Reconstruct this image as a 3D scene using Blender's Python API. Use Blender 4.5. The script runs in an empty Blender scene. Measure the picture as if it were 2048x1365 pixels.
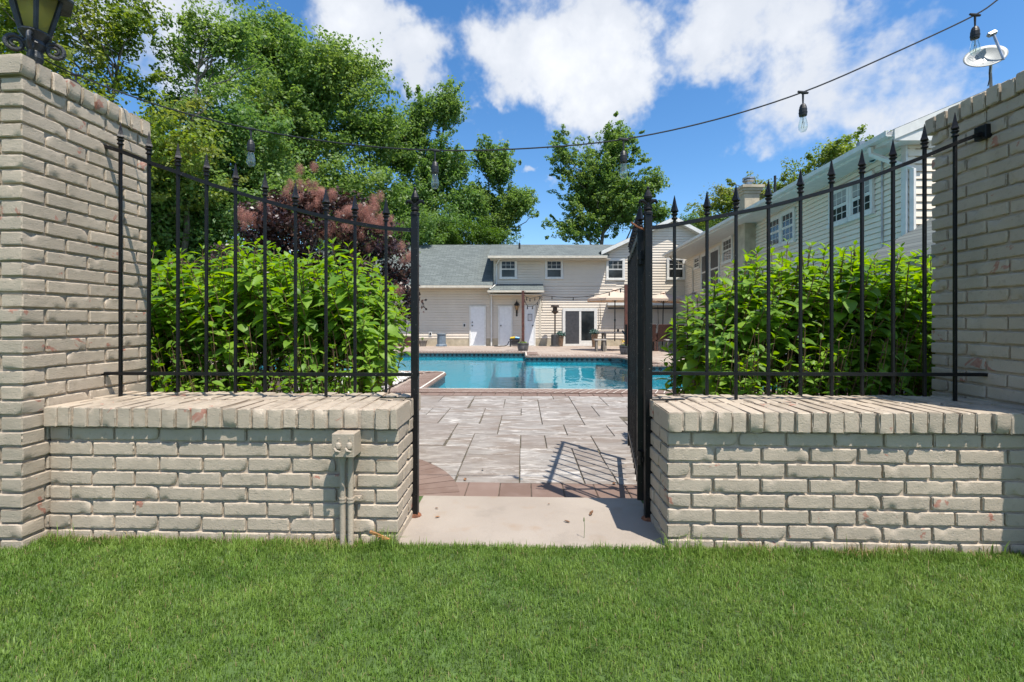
import bpy, bmesh, math, random
import numpy as np
from mathutils import Vector, Matrix, noise
from mathutils.geometry import tessellate_polygon

random.seed(7)
RNG = np.random.default_rng(11)
S = bpy.context.scene
COL = S.collection
R = math.radians

# ------------------------------------------------------------------ camera, sky, sun, exposure
F_PX, CX, HZ_PX, YAW = 923.0, 1014.0, 644.0, R(2.0)
CA, SA = math.cos(YAW), math.sin(YAW)
cam_d = bpy.data.cameras.new('camera')
cam_d.sensor_width = 36.0
cam_d.lens = 36.0 * F_PX / 2048.0
cam_d.shift_x = (1024.0 - CX) / 2048.0
cam_d.shift_y = -(682.5 - HZ_PX) / 2048.0
cam_d.clip_start = 0.05
cam_d.clip_end = 2000.0
cam = bpy.data.objects.new('camera', cam_d)
cam.location = (0, 0, 1.0)
cam.rotation_euler = (R(90), 0, YAW)
COL.objects.link(cam)
S.camera = cam

SUN_TO = Vector((0.30, -0.35, 1.0)).normalized()
SUN_EL = math.asin(SUN_TO.z)
SUN_AZ = math.atan2(SUN_TO.x, SUN_TO.y)          # clockwise from +Y
sun_d = bpy.data.lights.new('sun', 'SUN')
sun_d.energy = 4.5
sun_d.angle = R(0.5)
sun_d.color = (1.0, 0.945, 0.86)
sun = bpy.data.objects.new('sun', sun_d)
sun.rotation_euler = SUN_TO.to_track_quat('Z', 'Y').to_euler()
COL.objects.link(sun)

S.view_settings.view_transform = 'Standard'
S.view_settings.look = 'None'
S.view_settings.gamma = 1.0
S.view_settings.exposure = 0.72
S.view_settings.use_curve_mapping = False
S.render.engine = 'CYCLES'
S.cycles.max_bounces = 8
S.cycles.diffuse_bounces = 3
S.cycles.transparent_max_bounces = 12


def uw(u, w):
    """the frame of the house (turned 2 degrees against the fence) to world x, y"""
    return (u * CA - w * SA, u * SA + w * CA)


def at(px, py, w):
    u = (px - CX) * w / F_PX
    x, y = uw(u, w)
    return Vector((x, y, 1.0 + (HZ_PX - py) * w / F_PX))


def ground(px, py, z=0.0):
    w = F_PX * (1.0 - z) / (py - HZ_PX)
    return at(px, py, w)


def on_fence(px, py, Y=2.35):
    """point of the vertical fence plane y = Y seen at px, py"""
    k = (px - CX) / F_PX
    X = (k * Y * CA - Y * SA) / (CA + k * SA)
    w = -X * SA + Y * CA
    return Vector((X, Y, 1.0 + (HZ_PX - py) * w / F_PX))


# ------------------------------------------------------------------ node helpers
class NT:
    def __init__(self, nt):
        self.nt = nt
        nt.nodes.clear()

    def n(self, typ, ins=None, **kw):
        nd = self.nt.nodes.new(typ)
        for k, v in kw.items():
            setattr(nd, k, v)
        for k, v in (ins or {}).items():
            s = nd.inputs[k]
            if isinstance(v, bpy.types.NodeSocket):
                self.nt.links.new(v, s)
            else:
                s.default_value = v
        return nd

    def math(self, op, a, b=0.0, c=None, clamp=False):
        nd = self.n('ShaderNodeMath', {0: a, 1: b}, operation=op, use_clamp=clamp)
        if c is not None:
            if isinstance(c, bpy.types.NodeSocket):
                self.nt.links.new(c, nd.inputs[2])
            else:
                nd.inputs[2].default_value = c
        return nd.outputs[0]

    def vmath(self, op, a, b=(0, 0, 0), out=0):
        return self.n('ShaderNodeVectorMath', {0: a, 1: b}, operation=op).outputs[out]

    def mix(self, f, a, b, blend='MIX'):
        nd = self.n('ShaderNodeMix', data_type='RGBA', blend_type=blend)
        for i, v in ((0, f), (6, a), (7, b)):
            if isinstance(v, bpy.types.NodeSocket):
                self.nt.links.new(v, nd.inputs[i])
            elif i == 0:
                nd.inputs[0].default_value = v
            else:
                nd.inputs[i].default_value = (*v[:3], 1)
        return nd.outputs[2]

    def ramp(self, f, stops, interp='LINEAR'):
        nd = self.n('ShaderNodeValToRGB', {0: f})
        cr = nd.color_ramp
        cr.interpolation = interp
        while len(cr.elements) < len(stops):
            cr.elements.new(0.5)
        for e, (p, c) in zip(cr.elements, stops):
            e.position = p
            e.color = (*c, 1) if len(c) == 3 else c
        return nd.outputs[0]

    def rng(self, v, a, b, c=0.0, d=1.0, smooth=False):
        nd = self.n('ShaderNodeMapRange', {0: v, 1: a, 2: b, 3: c, 4: d}, clamp=True)
        if smooth:
            nd.interpolation_type = 'SMOOTHSTEP'
        return nd.outputs[0]

    def noise(self, vec, scale, detail=3.0, rough=0.5, dist=0.0, out=0):
        return self.n('ShaderNodeTexNoise', {'Vector': vec, 'Scale': scale, 'Detail': detail, 'Roughness': rough, 'Distortion': dist}).outputs[out]

    def pos(self):
        return self.n('ShaderNodeNewGeometry').outputs['Position']

    def objrand(self):
        return self.n('ShaderNodeObjectInfo').outputs['Random']

    def island(self):
        return self.n('ShaderNodeNewGeometry').outputs['Random Per Island']

    def bump(self, h, strength=0.3, dist=0.01):
        return self.n('ShaderNodeBump', {'Height': h, 'Strength': strength, 'Distance': dist}).outputs[0]

    def out(self, sh):
        o = self.n('ShaderNodeOutputMaterial')
        self.nt.links.new(sh, o.inputs[0])

    def bsdf(self, **ins):
        p = self.n('ShaderNodeBsdfPrincipled', {k.replace('_', ' '): v for k, v in ins.items()})
        return p.outputs[0]


def c4(c):
    return (*c, 1.0)


def material(name):
    m = bpy.data.materials.new(name)
    m.use_nodes = True
    return m, NT(m.node_tree)


def plain(name, col, rough=0.6, metal=0.0, var=0.12, scale=8.0, bump=0.0, spec=0.5):
    m, t = material(name)
    p = t.pos()
    nz = t.noise(p, scale, 4.0)
    d = tuple(max(0, c * (1 - var * 1.6)) for c in col)
    l = tuple(min(1, c * (1 + var * 1.2)) for c in col)
    base = t.mix(t.rng(nz, 0.3, 0.7), d, l)
    kw = dict(Base_Color=base, Roughness=rough, Metallic=metal, Specular_IOR_Level=spec)
    if bump:
        kw['Normal'] = t.bump(t.noise(p, scale * 6, 4.0), bump, 0.01)
    t.out(t.bsdf(**kw))
    return m


# ------------------------------------------------------------------ world: Nishita sky with cumulus clouds
W = bpy.data.worlds.new('World')
S.world = W
W.use_nodes = True
t = NT(W.node_tree)
sky = t.n('ShaderNodeTexSky', sky_type='NISHITA', sun_disc=False, sun_elevation=SUN_EL, sun_rotation=SUN_AZ,
          altitude=50.0, air_density=1.0, dust_density=0.5, ozone_density=3.0).outputs[0]
sky = t.n('ShaderNodeHueSaturation', {'Hue': 0.5, 'Saturation': 1.25, 'Value': 1.22, 'Color': sky}).outputs[0]
d0 = t.n('ShaderNodeTexCoord').outputs['Generated']
sep = t.n('ShaderNodeSeparateXYZ', {0: d0})
az = t.math('ARCTAN2', sep.outputs[0], sep.outputs[1])
el = t.math('ARCSINE', sep.outputs[2])
warp = t.noise(d0, 5.5, 5.0, 0.62, out=1)
wv = t.vmath('SUBTRACT', warp, (0.5, 0.5, 0.5))
wsep = t.n('ShaderNodeSeparateXYZ', {0: wv})
azw = t.math('ADD', az, t.math('MULTIPLY', wsep.outputs[0], 0.34))
elw = t.math('ADD', el, t.math('MULTIPLY', wsep.outputs[1], 0.30))


def dir_of(px, py):
    u, z = (px - CX) / F_PX, (HZ_PX - py) / F_PX
    v = Vector((u * CA - SA, u * SA + CA, z)).normalized()
    return math.atan2(v.x, v.y), math.asin(v.z)


clouds = [  # px, py, radius az, radius el, weight
    (1010, 130, 0.085, 0.075, 1.0), (1130, 140, 0.12, 0.085, 1.15), (1230, 60, 0.10, 0.09, 1.05), (1300, 130, 0.06, 0.055, 0.85), (975, 215, 0.05, 0.03, 0.75),
    (1460, 60, 0.085, 0.07, 1.0), (1590, 30, 0.08, 0.07, 0.9), (1620, 170, 0.10, 0.075, 0.85), (1740, 200, 0.11, 0.06, 0.85), (1500, 290, 0.05, 0.035, 0.62), (1700, 290, 0.08, 0.04, 0.7),
    (1900, 170, 0.08, 0.05, 0.68), (1760, 90, 0.08, 0.05, 0.72), (720, 60, 0.085, 0.07, 0.95), (810, 120, 0.07, 0.06, 0.95), (860, 170, 0.04, 0.03, 0.7), (630, 0, 0.05, 0.04, 0.7),
    (330, 90, 0.14, 0.09, 0.8), (1100, 395, 0.035, 0.02, 0.6), (1060, 355, 0.025, 0.015, 0.6), (1380, 470, 0.1, 0.01, 0.5)]
acc = None
for px, py, ra, re_, wt in clouds:
    a0, e0 = dir_of(px, py)
    da = t.math('DIVIDE', t.math('SUBTRACT', azw, a0), ra)
    de = t.math('DIVIDE', t.math('SUBTRACT', elw, e0), re_)
    rr = t.math('ADD', t.math('MULTIPLY', da, da), t.math('MULTIPLY', de, de))
    g = t.math('MULTIPLY', t.math('EXPONENT', t.math('MULTIPLY', rr, -0.48)), wt)
    acc = g if acc is None else t.math('SMOOTH_MAX', acc, g, 0.25)
# beyond the picture the same broken cumulus goes on
far_az = t.rng(t.math('ABSOLUTE', az), 0.95, 1.25, smooth=True)
high = t.rng(el, 0.72, 0.9, smooth=True)
outside = t.math('MAXIMUM', far_az, high)
gen = t.rng(t.noise(d0, 2.3, 3.0), 0.48, 0.7, 0.0, 0.9)
acc = t.math('ADD', acc, t.math('MULTIPLY', outside, gen))
fine = t.noise(d0, 8.0, 9.0, 0.62, 0.15)
dens = t.math('ADD', acc, t.math('MULTIPLY', t.math('SUBTRACT', fine, 0.5), 1.15))
cov = t.rng(dens, 0.41, 0.87, 0.0, 1.0, smooth=True)
cov = t.math('MULTIPLY', cov, 0.96)
thick = t.rng(t.math('ADD', dens, t.math('MULTIPLY', t.math('SUBTRACT', t.noise(d0, 5.0, 4.0), 0.5), 1.2)), 0.75, 1.7, 0.0, 1.0, smooth=True)
ccol = t.mix(thick, (4.8, 5.05, 5.5), (6.6, 6.7, 6.9))
skyc = t.mix(cov, sky, ccol)
bg = t.n('ShaderNodeBackground', {0: skyc, 1: 0.102})
wo = t.n('ShaderNodeOutputWorld')
W.node_tree.links.new(bg.outputs[0], wo.inputs[0])
W.cycles.sampling_method = 'MANUAL'
W.cycles.sample_map_resolution = 1024

# ------------------------------------------------------------------ mesh helpers
ORIGIN = {}


class MB:
    def __init__(self):
        self.v, self.f = [], []

    def add(self, vs, fs):
        b = len(self.v)
        self.v += [tuple(p) for p in vs]
        self.f += [tuple(i + b for i in f) for f in fs]
        return self

    def box(self, x0, x1, y0, y1, z0, z1):
        return self.add([(x0, y0, z0), (x1, y0, z0), (x1, y1, z0), (x0, y1, z0), (x0, y0, z1), (x1, y0, z1), (x1, y1, z1), (x0, y1, z1)],
                        [(0, 3, 2, 1), (4, 5, 6, 7), (0, 1, 5, 4), (1, 2, 6, 5), (2, 3, 7, 6), (3, 0, 4, 7)])

    def cbox(self, c, s):
        return self.box(c[0] - s[0] / 2, c[0] + s[0] / 2, c[1] - s[1] / 2, c[1] + s[1] / 2, c[2] - s[2] / 2, c[2] + s[2] / 2)

    def obox(self, o, t, n, u, a, b, c):
        """box from corner ranges along axes t, n, u: a=(t0,t1) b=(n0,n1) c=(u0,u1)"""
        o, t, n, u = Vector(o), Vector(t), Vector(n), Vector(u)
        P = [o + t * i + n * j + u * k for k in c for (i, j) in ((a[0], b[0]), (a[1], b[0]), (a[1], b[1]), (a[0], b[1]))]
        return self.add(P, [(0, 3, 2, 1), (4, 5, 6, 7), (0, 1, 5, 4), (1, 2, 6, 5), (2, 3, 7, 6), (3, 0, 4, 7)])

    def chamfer(self, x0, x1, y0, y1, z0, z1, c=0.006):
        v = [(x0, y0, z0), (x1, y0, z0), (x1, y1, z0), (x0, y1, z0), (x0, y0, z1 - c), (x1, y0, z1 - c), (x1, y1, z1 - c), (x0, y1, z1 - c),
             (x0 + c, y0 + c, z1), (x1 - c, y0 + c, z1), (x1 - c, y1 - c, z1), (x0 + c, y1 - c, z1)]
        f = [(0, 1, 5, 4), (1, 2, 6, 5), (2, 3, 7, 6), (3, 0, 4, 7), (4, 5, 9, 8), (5, 6, 10, 9), (6, 7, 11, 10), (7, 4, 8, 11), (8, 9, 10, 11)]
        return self.add(v, f)

    def prism(self, poly, z0, z1):
        n = len(poly)
        v = [(p[0], p[1], z0) for p in poly] + [(p[0], p[1], z1) for p in poly]
        f = [tuple(range(n - 1, -1, -1)), tuple(range(n, 2 * n))] + [(i, (i + 1) % n, n + (i + 1) % n, n + i) for i in range(n)]
        return self.add(v, f)

    def tube(self, pts, rad, n=8, cap=True, flat=None):
        pts = [Vector(p) for p in pts]
        m = len(pts)
        if not hasattr(rad, '__len__'):
            rad = [rad] * m
        vs, ref = [], None
        for i, p in enumerate(pts):
            d = (pts[min(i + 1, m - 1)] - pts[max(i - 1, 0)])
            d = d.normalized() if d.length > 1e-9 else Vector((0, 0, 1))
            if ref is None:
                ref = Vector((0, 0, 1)) if abs(d.z) < 0.9 else Vector((1, 0, 0))
            s = d.cross(ref)
            s = s.normalized() if s.length > 1e-6 else d.orthogonal().normalized()
            ref = s.cross(d).normalized()
            for k in range(n):
                a = 2 * math.pi * (k + 0.5) / n
                vs.append(p + s * (math.cos(a) * rad[i]) + ref * (math.sin(a) * rad[i] * (flat or 1.0)))
        fs = [(i * n + k, i * n + (k + 1) % n, (i + 1) * n + (k + 1) % n, (i + 1) * n + k) for i in range(m - 1) for k in range(n)]
        if cap:
            fs += [tuple(range(n - 1, -1, -1)), tuple(range((m - 1) * n, m * n))]
        return self.add(vs, fs)

    def lathe(self, c, prof, n=16, ang0=0.0, sx=1.0, sy=1.0):
        """prof: (radius, z) pairs from bottom to top round the vertical axis through c"""
        m = len(prof)
        vs = [(c[0] + r * sx * math.cos(ang0 + 2 * math.pi * k / n), c[1] + r * sy * math.sin(ang0 + 2 * math.pi * k / n), c[2] + z) for r, z in prof for k in range(n)]
        fs = [(i * n + k, i * n + (k + 1) % n, (i + 1) * n + (k + 1) % n, (i + 1) * n + k) for i in range(m - 1) for k in range(n)]
        fs += [tuple(range(n - 1, -1, -1)), tuple(range((m - 1) * n, m * n))]
        return self.add(vs, fs)

    def mesh(self, name, mat, smooth=False, org=(0, 0, 0)):
        me = bpy.data.meshes.new(name)
        ox, oy, oz = org
        me.from_pydata([(x - ox, y - oy, z - oz) for x, y, z in self.v], [], self.f)
        if mat:
            me.materials.append(mat)
        if smooth:
            me.polygons.foreach_set('use_smooth', [True] * len(me.polygons))
        me.update()
        return me

    def build(self, name, mat, parent=None, smooth=False, bevel=0.0, **props):
        org = ORIGIN.get(parent.name, Vector((0, 0, 0))) if parent else Vector((0, 0, 0))
        me = self.mesh(name, mat, smooth, org)
        return link(name, me, parent, bevel, **props)


def link(name, me, parent=None, bevel=0.0, loc=None, **props):
    o = bpy.data.objects.new(name, me)
    COL.objects.link(o)
    if parent:
        o.parent = parent
        ORIGIN[o.name] = ORIGIN.get(parent.name, Vector((0, 0, 0)))
    if loc is not None:
        o.location = loc
    if bevel:
        b = o.modifiers.new('bevel', 'BEVEL')
        b.width = bevel
        b.segments = 2
        b.limit_method = 'ANGLE'
    for k, v in props.items():
        o[k] = v
    return o


def thing(name, label, cat, loc=(0, 0, 0), group=None, rz=0.0):
    o = bpy.data.objects.new(name, None)
    o.empty_display_size = 0.2
    COL.objects.link(o)
    o.location = loc
    o.rotation_euler = (0, 0, rz)
    ORIGIN[o.name] = Vector(loc)
    o['label'] = label
    o['category'] = cat
    if group:
        o['group'] = group
    return o


def tag(o, label, cat, group=None):
    o['label'] = label
    o['category'] = cat
    if group:
        o['group'] = group
    return o


def copy_tree(o, parent=None, loc=None, rz=None, label=None):
    c = o.copy()
    COL.objects.link(c)
    if parent is not None:
        c.parent = parent
    if loc is not None:
        c.location = loc
    if rz is not None:
        c.rotation_euler = (0, 0, rz)
    if label:
        c['label'] = label
    for ch in list(o.children):
        copy_tree(ch, c)
    return c


def np_mesh(name, V, Fq, mat, smooth=False):
    """V (n,3) floats, Fq (m,k) ints"""
    me = bpy.data.meshes.new(name)
    n, (m, k) = len(V), Fq.shape
    me.vertices.add(n)
    me.vertices.foreach_set('co', np.ascontiguousarray(V, dtype=np.float32).ravel())
    me.loops.add(m * k)
    me.loops.foreach_set('vertex_index', np.ascontiguousarray(Fq, dtype=np.int32).ravel())
    me.polygons.add(m)
    me.polygons.foreach_set('loop_start', np.arange(0, m * k, k, dtype=np.int32))
    me.polygons.foreach_set('loop_total', np.full(m, k, dtype=np.int32))
    if smooth:
        me.polygons.foreach_set('use_smooth', np.ones(m, dtype=bool))
    me.materials.append(mat)
    me.update(calc_edges=True)
    return me
# ------------------------------------------------------------------ materials
def mat_paint_brick(name, base, chip=True):
    m, t = material(name)
    p = t.pos()
    r = t.objrand()
    n1 = t.noise(p, 3.0, 4.0)
    n2 = t.noise(p, 34.0, 5.0, 0.62)
    c = t.mix(t.rng(n1, 0.3, 0.72), tuple(x * 0.80 for x in base), tuple(min(1, x * 1.12) for x in base))
    c = t.mix(t.math('MULTIPLY', r, 0.5), c, (base[0] * 0.78, base[1] * 0.80, base[2] * 0.82))
    c = t.mix(t.rng(n2, 0.56, 0.76, 0.0, 0.5), c, (0.22, 0.18, 0.13))
    sx = t.n('ShaderNodeMapping', {'Vector': p, 'Scale': (14.0, 14.0, 85.0)}).outputs[0]
    streak = t.noise(sx, 1.6, 5.0, 0.6)
    c = t.mix(t.rng(streak, 0.6, 0.75, 0.0, 0.3), c, (0.30, 0.27, 0.21))
    vor = t.n('ShaderNodeTexVoronoi', {'Vector': p, 'Scale': 48.0}, feature='F1').outputs[0]
    if chip:
        spot = t.noise(t.vmath('ADD', p, (7.3, 1.1, 4.0)), 11.0, 4.0, 0.6, 0.6)
        few = t.math('GREATER_THAN', r, 0.6)
        k = t.math('MULTIPLY', t.rng(spot, 0.63, 0.655), few)
        c = t.mix(k, c, t.mix(t.noise(p, 60.0), (0.30, 0.10, 0.06), (0.42, 0.26, 0.2)))
    nz_ = t.n('ShaderNodeSeparateXYZ', {0: t.n('ShaderNodeNewGeometry').outputs['Normal']}).outputs[2]
    grime = t.math('MULTIPLY', t.rng(nz_, 0.6, 0.9), t.rng(t.noise(t.vmath('ADD', p, (4.4, 2.0, 0.0)), 9.0, 6.0, 0.72), 0.48, 0.68, 0.0, 0.75))
    c = t.mix(grime, c, (0.20, 0.16, 0.12))
    # green-grey mould in a few places
    mould = t.rng(t.noise(t.vmath('ADD', p, (2.0, 9.0, 1.0)), 5.0, 5.0, 0.65), 0.6, 0.75, 0.0, 0.35)
    c = t.mix(t.math('MULTIPLY', mould, 0.6), c, (0.25, 0.22, 0.16))
    h = t.math('ADD', t.math('MULTIPLY', streak, 0.25), t.math('ADD', t.math('MULTIPLY', n2, 0.3), t.math('MULTIPLY', t.noise(p, 150.0, 4.0, 0.65), 0.6)))
    h = t.math('ADD', h, t.math('MULTIPLY', t.rng(vor, 0.0, 0.25), 0.25))
    t.out(t.bsdf(Base_Color=c, Roughness=0.62, Normal=t.bump(h, 0.6, 0.005)))
    return m


M_BRICK = mat_paint_brick('painted_brick', (0.452, 0.373, 0.284))
M_MORTAR = mat_paint_brick('painted_mortar', (0.43, 0.345, 0.265), chip=False)


def mat_iron():
    m, t = material('black_iron')
    p = t.pos()
    fleck = t.rng(t.noise(p, 210.0, 2.0), 0.735, 0.76)
    wear = t.rng(t.noise(p, 14.0, 5.0, 0.7), 0.62, 0.74, 0.0, 0.6)
    c = t.mix(wear, (0.0055, 0.0055, 0.0065), (0.022, 0.017, 0.014))
    c = t.mix(t.math('MULTIPLY', fleck, 0.7), c, (0.5, 0.48, 0.45))
    t.out(t.bsdf(Base_Color=c, Specular_IOR_Level=0.3, Roughness=t.rng(t.noise(p, 30.0, 3.0), 0.3, 0.7, 0.3, 0.5), Normal=t.bump(t.noise(p, 160.0, 3.0), 0.25, 0.002)))
    return m


M_IRON = mat_iron()
M_RUST = plain('rusty_foot', (0.20, 0.075, 0.035), 0.9, var=0.4, scale=40, bump=0.4)


def mat_concrete():
    m, t = material('pale_concrete')
    p = t.pos()
    c = t.mix(t.rng(t.noise(p, 2.2, 5.0), 0.3, 0.7), (0.275, 0.232, 0.19), (0.345, 0.297, 0.248))
    c = t.mix(t.rng(t.noise(p, 150.0, 3.0), 0.35, 0.75), t.mix(0.0, c, c), t.mix(0.28, c, (0.24, 0.2, 0.16)))
    c = t.mix(t.rng(t.noise(p, 7.0, 4.0), 0.58, 0.75, 0.0, 0.45), c, (0.26, 0.17, 0.10))
    c = t.mix(t.rng(t.noise(t.vmath('ADD', p, (3, 7, 0)), 4.0, 6.0, 0.7), 0.55, 0.7, 0.0, 0.4), c, (0.20, 0.17, 0.14))
    t.out(t.bsdf(Base_Color=c, Roughness=0.85, Normal=t.bump(t.noise(p, 220.0, 3.0), 0.35, 0.003)))
    return m


M_CONC = mat_concrete()


def mat_paver():
    m, t = material('streaked_paver')
    p = t.pos()
    r = t.objrand()
    off = t.n('ShaderNodeCombineXYZ', {0: t.math('MULTIPLY', r, 31.0), 1: t.math('MULTIPLY', r, 57.0), 2: 0.0}).outputs[0]
    q = t.vmath('ADD', p, off)
    st = t.n('ShaderNodeMapping', {'Vector': q, 'Scale': (3.2, 9.5, 1.0)}).outputs[0]
    a = t.noise(st, 1.2, 9.0, 0.74, 0.9)
    b = t.noise(t.vmath('ADD', st, (9, 3, 1)), 0.8, 5.0, 0.6, 0.5)
    c = t.mix(t.rng(a, 0.36, 0.60), (0.17, 0.148, 0.13), (0.31, 0.287, 0.262))
    c = t.mix(t.rng(b, 0.47, 0.62, 0.0, 0.75), c, (0.175, 0.132, 0.10))
    c = t.mix(t.math('MULTIPLY', t.rng(t.noise(t.vmath('ADD', st, (4, 8, 2)), 1.15, 7.0, 0.72, 0.9), 0.52, 0.64), 0.85), c, (0.52, 0.485, 0.445))
    c = t.mix(t.math('MULTIPLY', t.rng(r, 0.2, 1.0), 0.62), c, (0.185, 0.152, 0.128))
    t.out(t.bsdf(Base_Color=c, Roughness=0.72, Normal=t.bump(t.math('ADD', t.noise(p, 90.0, 4.0), t.math('MULTIPLY', a, 1.5)), 0.3, 0.004)))
    return m


M_PAVER = mat_paver()


def mat_paving_brick():
    m, t = material('brown_paving_brick')
    p = t.pos()
    r = t.objrand()
    c = t.mix(r, (0.145, 0.092, 0.07), (0.195, 0.132, 0.105))
    c = t.mix(t.rng(t.noise(p, 9.0, 5.0), 0.45, 0.75, 0.0, 0.5), c, (0.24, 0.175, 0.145))
    t.out(t.bsdf(Base_Color=c, Roughness=0.75, Normal=t.bump(t.noise(p, 120.0, 3.0), 0.3, 0.003)))
    return m


M_PBRICK = mat_paving_brick()
M_JOINT = plain('pale_joint_sand', (0.62, 0.57, 0.50), 0.9, var=0.15, scale=30)
M_BASE = plain('dark_joint_sand', (0.10, 0.085, 0.06), 0.95, var=0.4, scale=25)
M_SOIL = plain('mulch_soil', (0.06, 0.04, 0.028), 0.95, var=0.4, scale=20, bump=0.6)


def mat_terrace():
    m, t = material('far_terrace_paving')
    p = t.pos()
    br = t.n('ShaderNodeTexBrick', {'Vector': p, 'Color1': c4((0.36, 0.29, 0.235)), 'Color2': c4((0.26, 0.195, 0.155)), 'Mortar': c4((0.12, 0.095, 0.075)),
                                   'Scale': 1.0, 'Mortar Size': 0.008, 'Brick Width': 0.42, 'Row Height': 0.28}).outputs[0]
    c = t.mix(t.rng(t.noise(p, 3.0, 5.0), 0.4, 0.7, 0.0, 0.55), br, (0.42, 0.37, 0.32))
    t.out(t.bsdf(Base_Color=c, Roughness=0.85))
    return m


M_TERR = mat_terrace()
M_LAWN = plain('lawn_soil', (0.060, 0.105, 0.024), 0.95, var=0.3, scale=12)
M_FIELD = plain('rough_grass_field', (0.05, 0.085, 0.022), 0.95, var=0.35, scale=2)


def mat_leaf(name, a, b, c=None, trans=0.35, rough=0.5, nscale=0.35, spec=0.5):
    """leaf colours vary from leaf to leaf and from branch to branch"""
    m, t = material(name)
    i = t.island()
    col = t.mix(i, a, b)
    if c:
        col = t.mix(t.rng(t.noise(t.pos(), nscale, 3.0), 0.46, 0.66, 0.0, 0.65), col, c)
    p = t.n('ShaderNodeBsdfPrincipled', {'Base Color': col, 'Roughness': rough, 'Specular IOR Level': spec}).outputs[0]
    tr = t.n('ShaderNodeBsdfTranslucent', {0: t.n('ShaderNodeHueSaturation', {'Hue': 0.485, 'Saturation': 1.15, 'Value': 1.35, 'Color': col}).outputs[0]}).outputs[0]
    mx = t.n('ShaderNodeMixShader', {0: trans, 1: p, 2: tr}).outputs[0]
    t.out(mx)
    return m


def mat_bark(name, a, b, sc=10.0):
    m, t = material(name)
    p = t.pos()
    v = t.n('ShaderNodeMapping', {'Vector': p, 'Scale': (1.0, 1.0, 0.25)}).outputs[0]
    n1 = t.noise(v, sc, 5.0, 0.65)
    t.out(t.bsdf(Base_Color=t.mix(t.rng(n1, 0.35, 0.65), a, b), Roughness=0.9, Normal=t.bump(n1, 0.6, 0.03)))
    return m


M_BARK = mat_bark('grey_bark', (0.06, 0.05, 0.042), (0.17, 0.15, 0.125))
M_STEM = mat_bark('shrub_stem', (0.10, 0.055, 0.03), (0.26, 0.16, 0.08), 30)

# ------------------------------------------------------------------ the ground
def sheet(name, polys, mat, kind='structure', parent=None):
    mb = MB()
    for poly in polys:
        mb.add(poly, [tuple(range(len(poly)))])
    return mb.build(name, mat, parent, kind=kind) if parent is None else mb.build(name, mat, parent)


DECK = -0.04
TX0, TX1, TY0, TY1 = -11.0, 13.0, 2.60, 23.6
sheet('ground', [[(-500, 1.9, -0.34), (TX0, 1.9, -0.34), (TX0, 500, -0.34), (-500, 500, -0.34)],
                 [(TX1, 1.9, -0.34), (500, 1.9, -0.34), (500, 500, -0.34), (TX1, 500, -0.34)],
                 [(TX0, TY1, -0.34), (TX1, TY1, -0.34), (TX1, 500, -0.34), (TX0, 500, -0.34)]], M_FIELD)
sheet('lawn', [[(-500, -500, 0), (500, -500, 0), (500, 2.63, 0), (-500, 2.63, 0)]], M_LAWN)

# pool outline (world x, y), counter-clockwise with rounded corners
def rounded(poly, rads, n=6):
    out = []
    m = len(poly)
    for i, (p, r) in enumerate(zip(poly, rads)):
        p, a, b = Vector((*p, 0)), Vector((*poly[i - 1], 0)), Vector((*poly[(i + 1) % m], 0))
        if r <= 0:
            out.append((p.x, p.y))
            continue
        d1, d2 = (a - p).normalized(), (b - p).normalized()
        s, e = p + d1 * r, p + d2 * r
        for k in range(n + 1):
            q = k / n
            z = s * (1 - q) ** 2 + p * 2 * q * (1 - q) + e * q ** 2
            out.append((z.x, z.y))
    return out


PXL = -1.58
pool_raw = [(PXL, 7.12), (5.2, 7.12), (5.2, 11.3), (2.98, 11.3), (2.98, 14.05), (0.08, 14.05), (0.08, 15.85), (-7.2, 15.85), (-7.2, 9.95), (PXL, 9.55)]
POOL = rounded(pool_raw, [0, 0.4, 0.4, 0.15, 0.75, 0.1, 0.1, 0.6, 0.6, 0.28])
CW = 0.40


def offset_poly(poly, d):
    m, out = len(poly), []
    for i in range(m):
        p, a, b = Vector(poly[i]), Vector(poly[i - 1]), Vector(poly[(i + 1) % m])
        e1, e2 = (p - a).normalized(), (b - p).normalized()
        n1, n2 = Vector((e1.y, -e1.x)), Vector((e2.y, -e2.x))
        nn = (n1 + n2)
        nn = nn / max(0.35, nn.length_squared) * 2 if nn.length > 1e-6 else n1
        out.append((p.x + nn.x * d, p.y + nn.y * d))
    return out


def tess(outer, hole, z):
    o = [Vector((x, y, z)) for x, y in outer]
    h = [Vector((x, y, z)) for x, y in hole]
    tri = tessellate_polygon([o, h])
    vs = o + h
    fs = []
    for a, b, c in tri:
        n = (vs[b] - vs[a]).cross(vs[c] - vs[a])
        fs.append((a, b, c) if n.z > 0 else (a, c, b))
    return vs, fs


terr = MB()
vs, fs = tess([(TX0, TY0), (TX1, TY0), (TX1, 16.4), (TX0, 16.4)], POOL, DECK - 0.016)
terr.add(vs, fs)
terr.add([(TX0, 16.4, DECK - 0.016), (TX1, 16.4, DECK - 0.016), (TX1, TY1, -0.205), (TX0, TY1, -0.205)], [(0, 1, 2, 3)])
terrace = terr.build('terrace', M_TERR, None, kind='structure')
ORIGIN[terrace.name] = Vector((0, 0, 0))


def zdeck(y):
    return DECK - 0.016 - max(0.0, (y - 16.4) / (TY1 - 16.4)) * 0.149


# near patio of large pavers: dark bed and the pavers on it
patio = sheet('patio', [[(-4.0, 2.62, DECK - 0.010), (6.0, 2.62, DECK - 0.010), (6.0, 7.12 - CW, DECK - 0.010), (-4.0, 7.12 - CW, DECK - 0.010)]], M_BASE)
ORIGIN[patio.name] = Vector((0, 0, 0))


def c1(x, y):
    p = ground(830 + x / 6.827, 780 + y / 6.827, DECK)
    return p


def c2(x, y):
    return ground(1050 + x / 6.827, 780 + y / 6.827, DECK)


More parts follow.
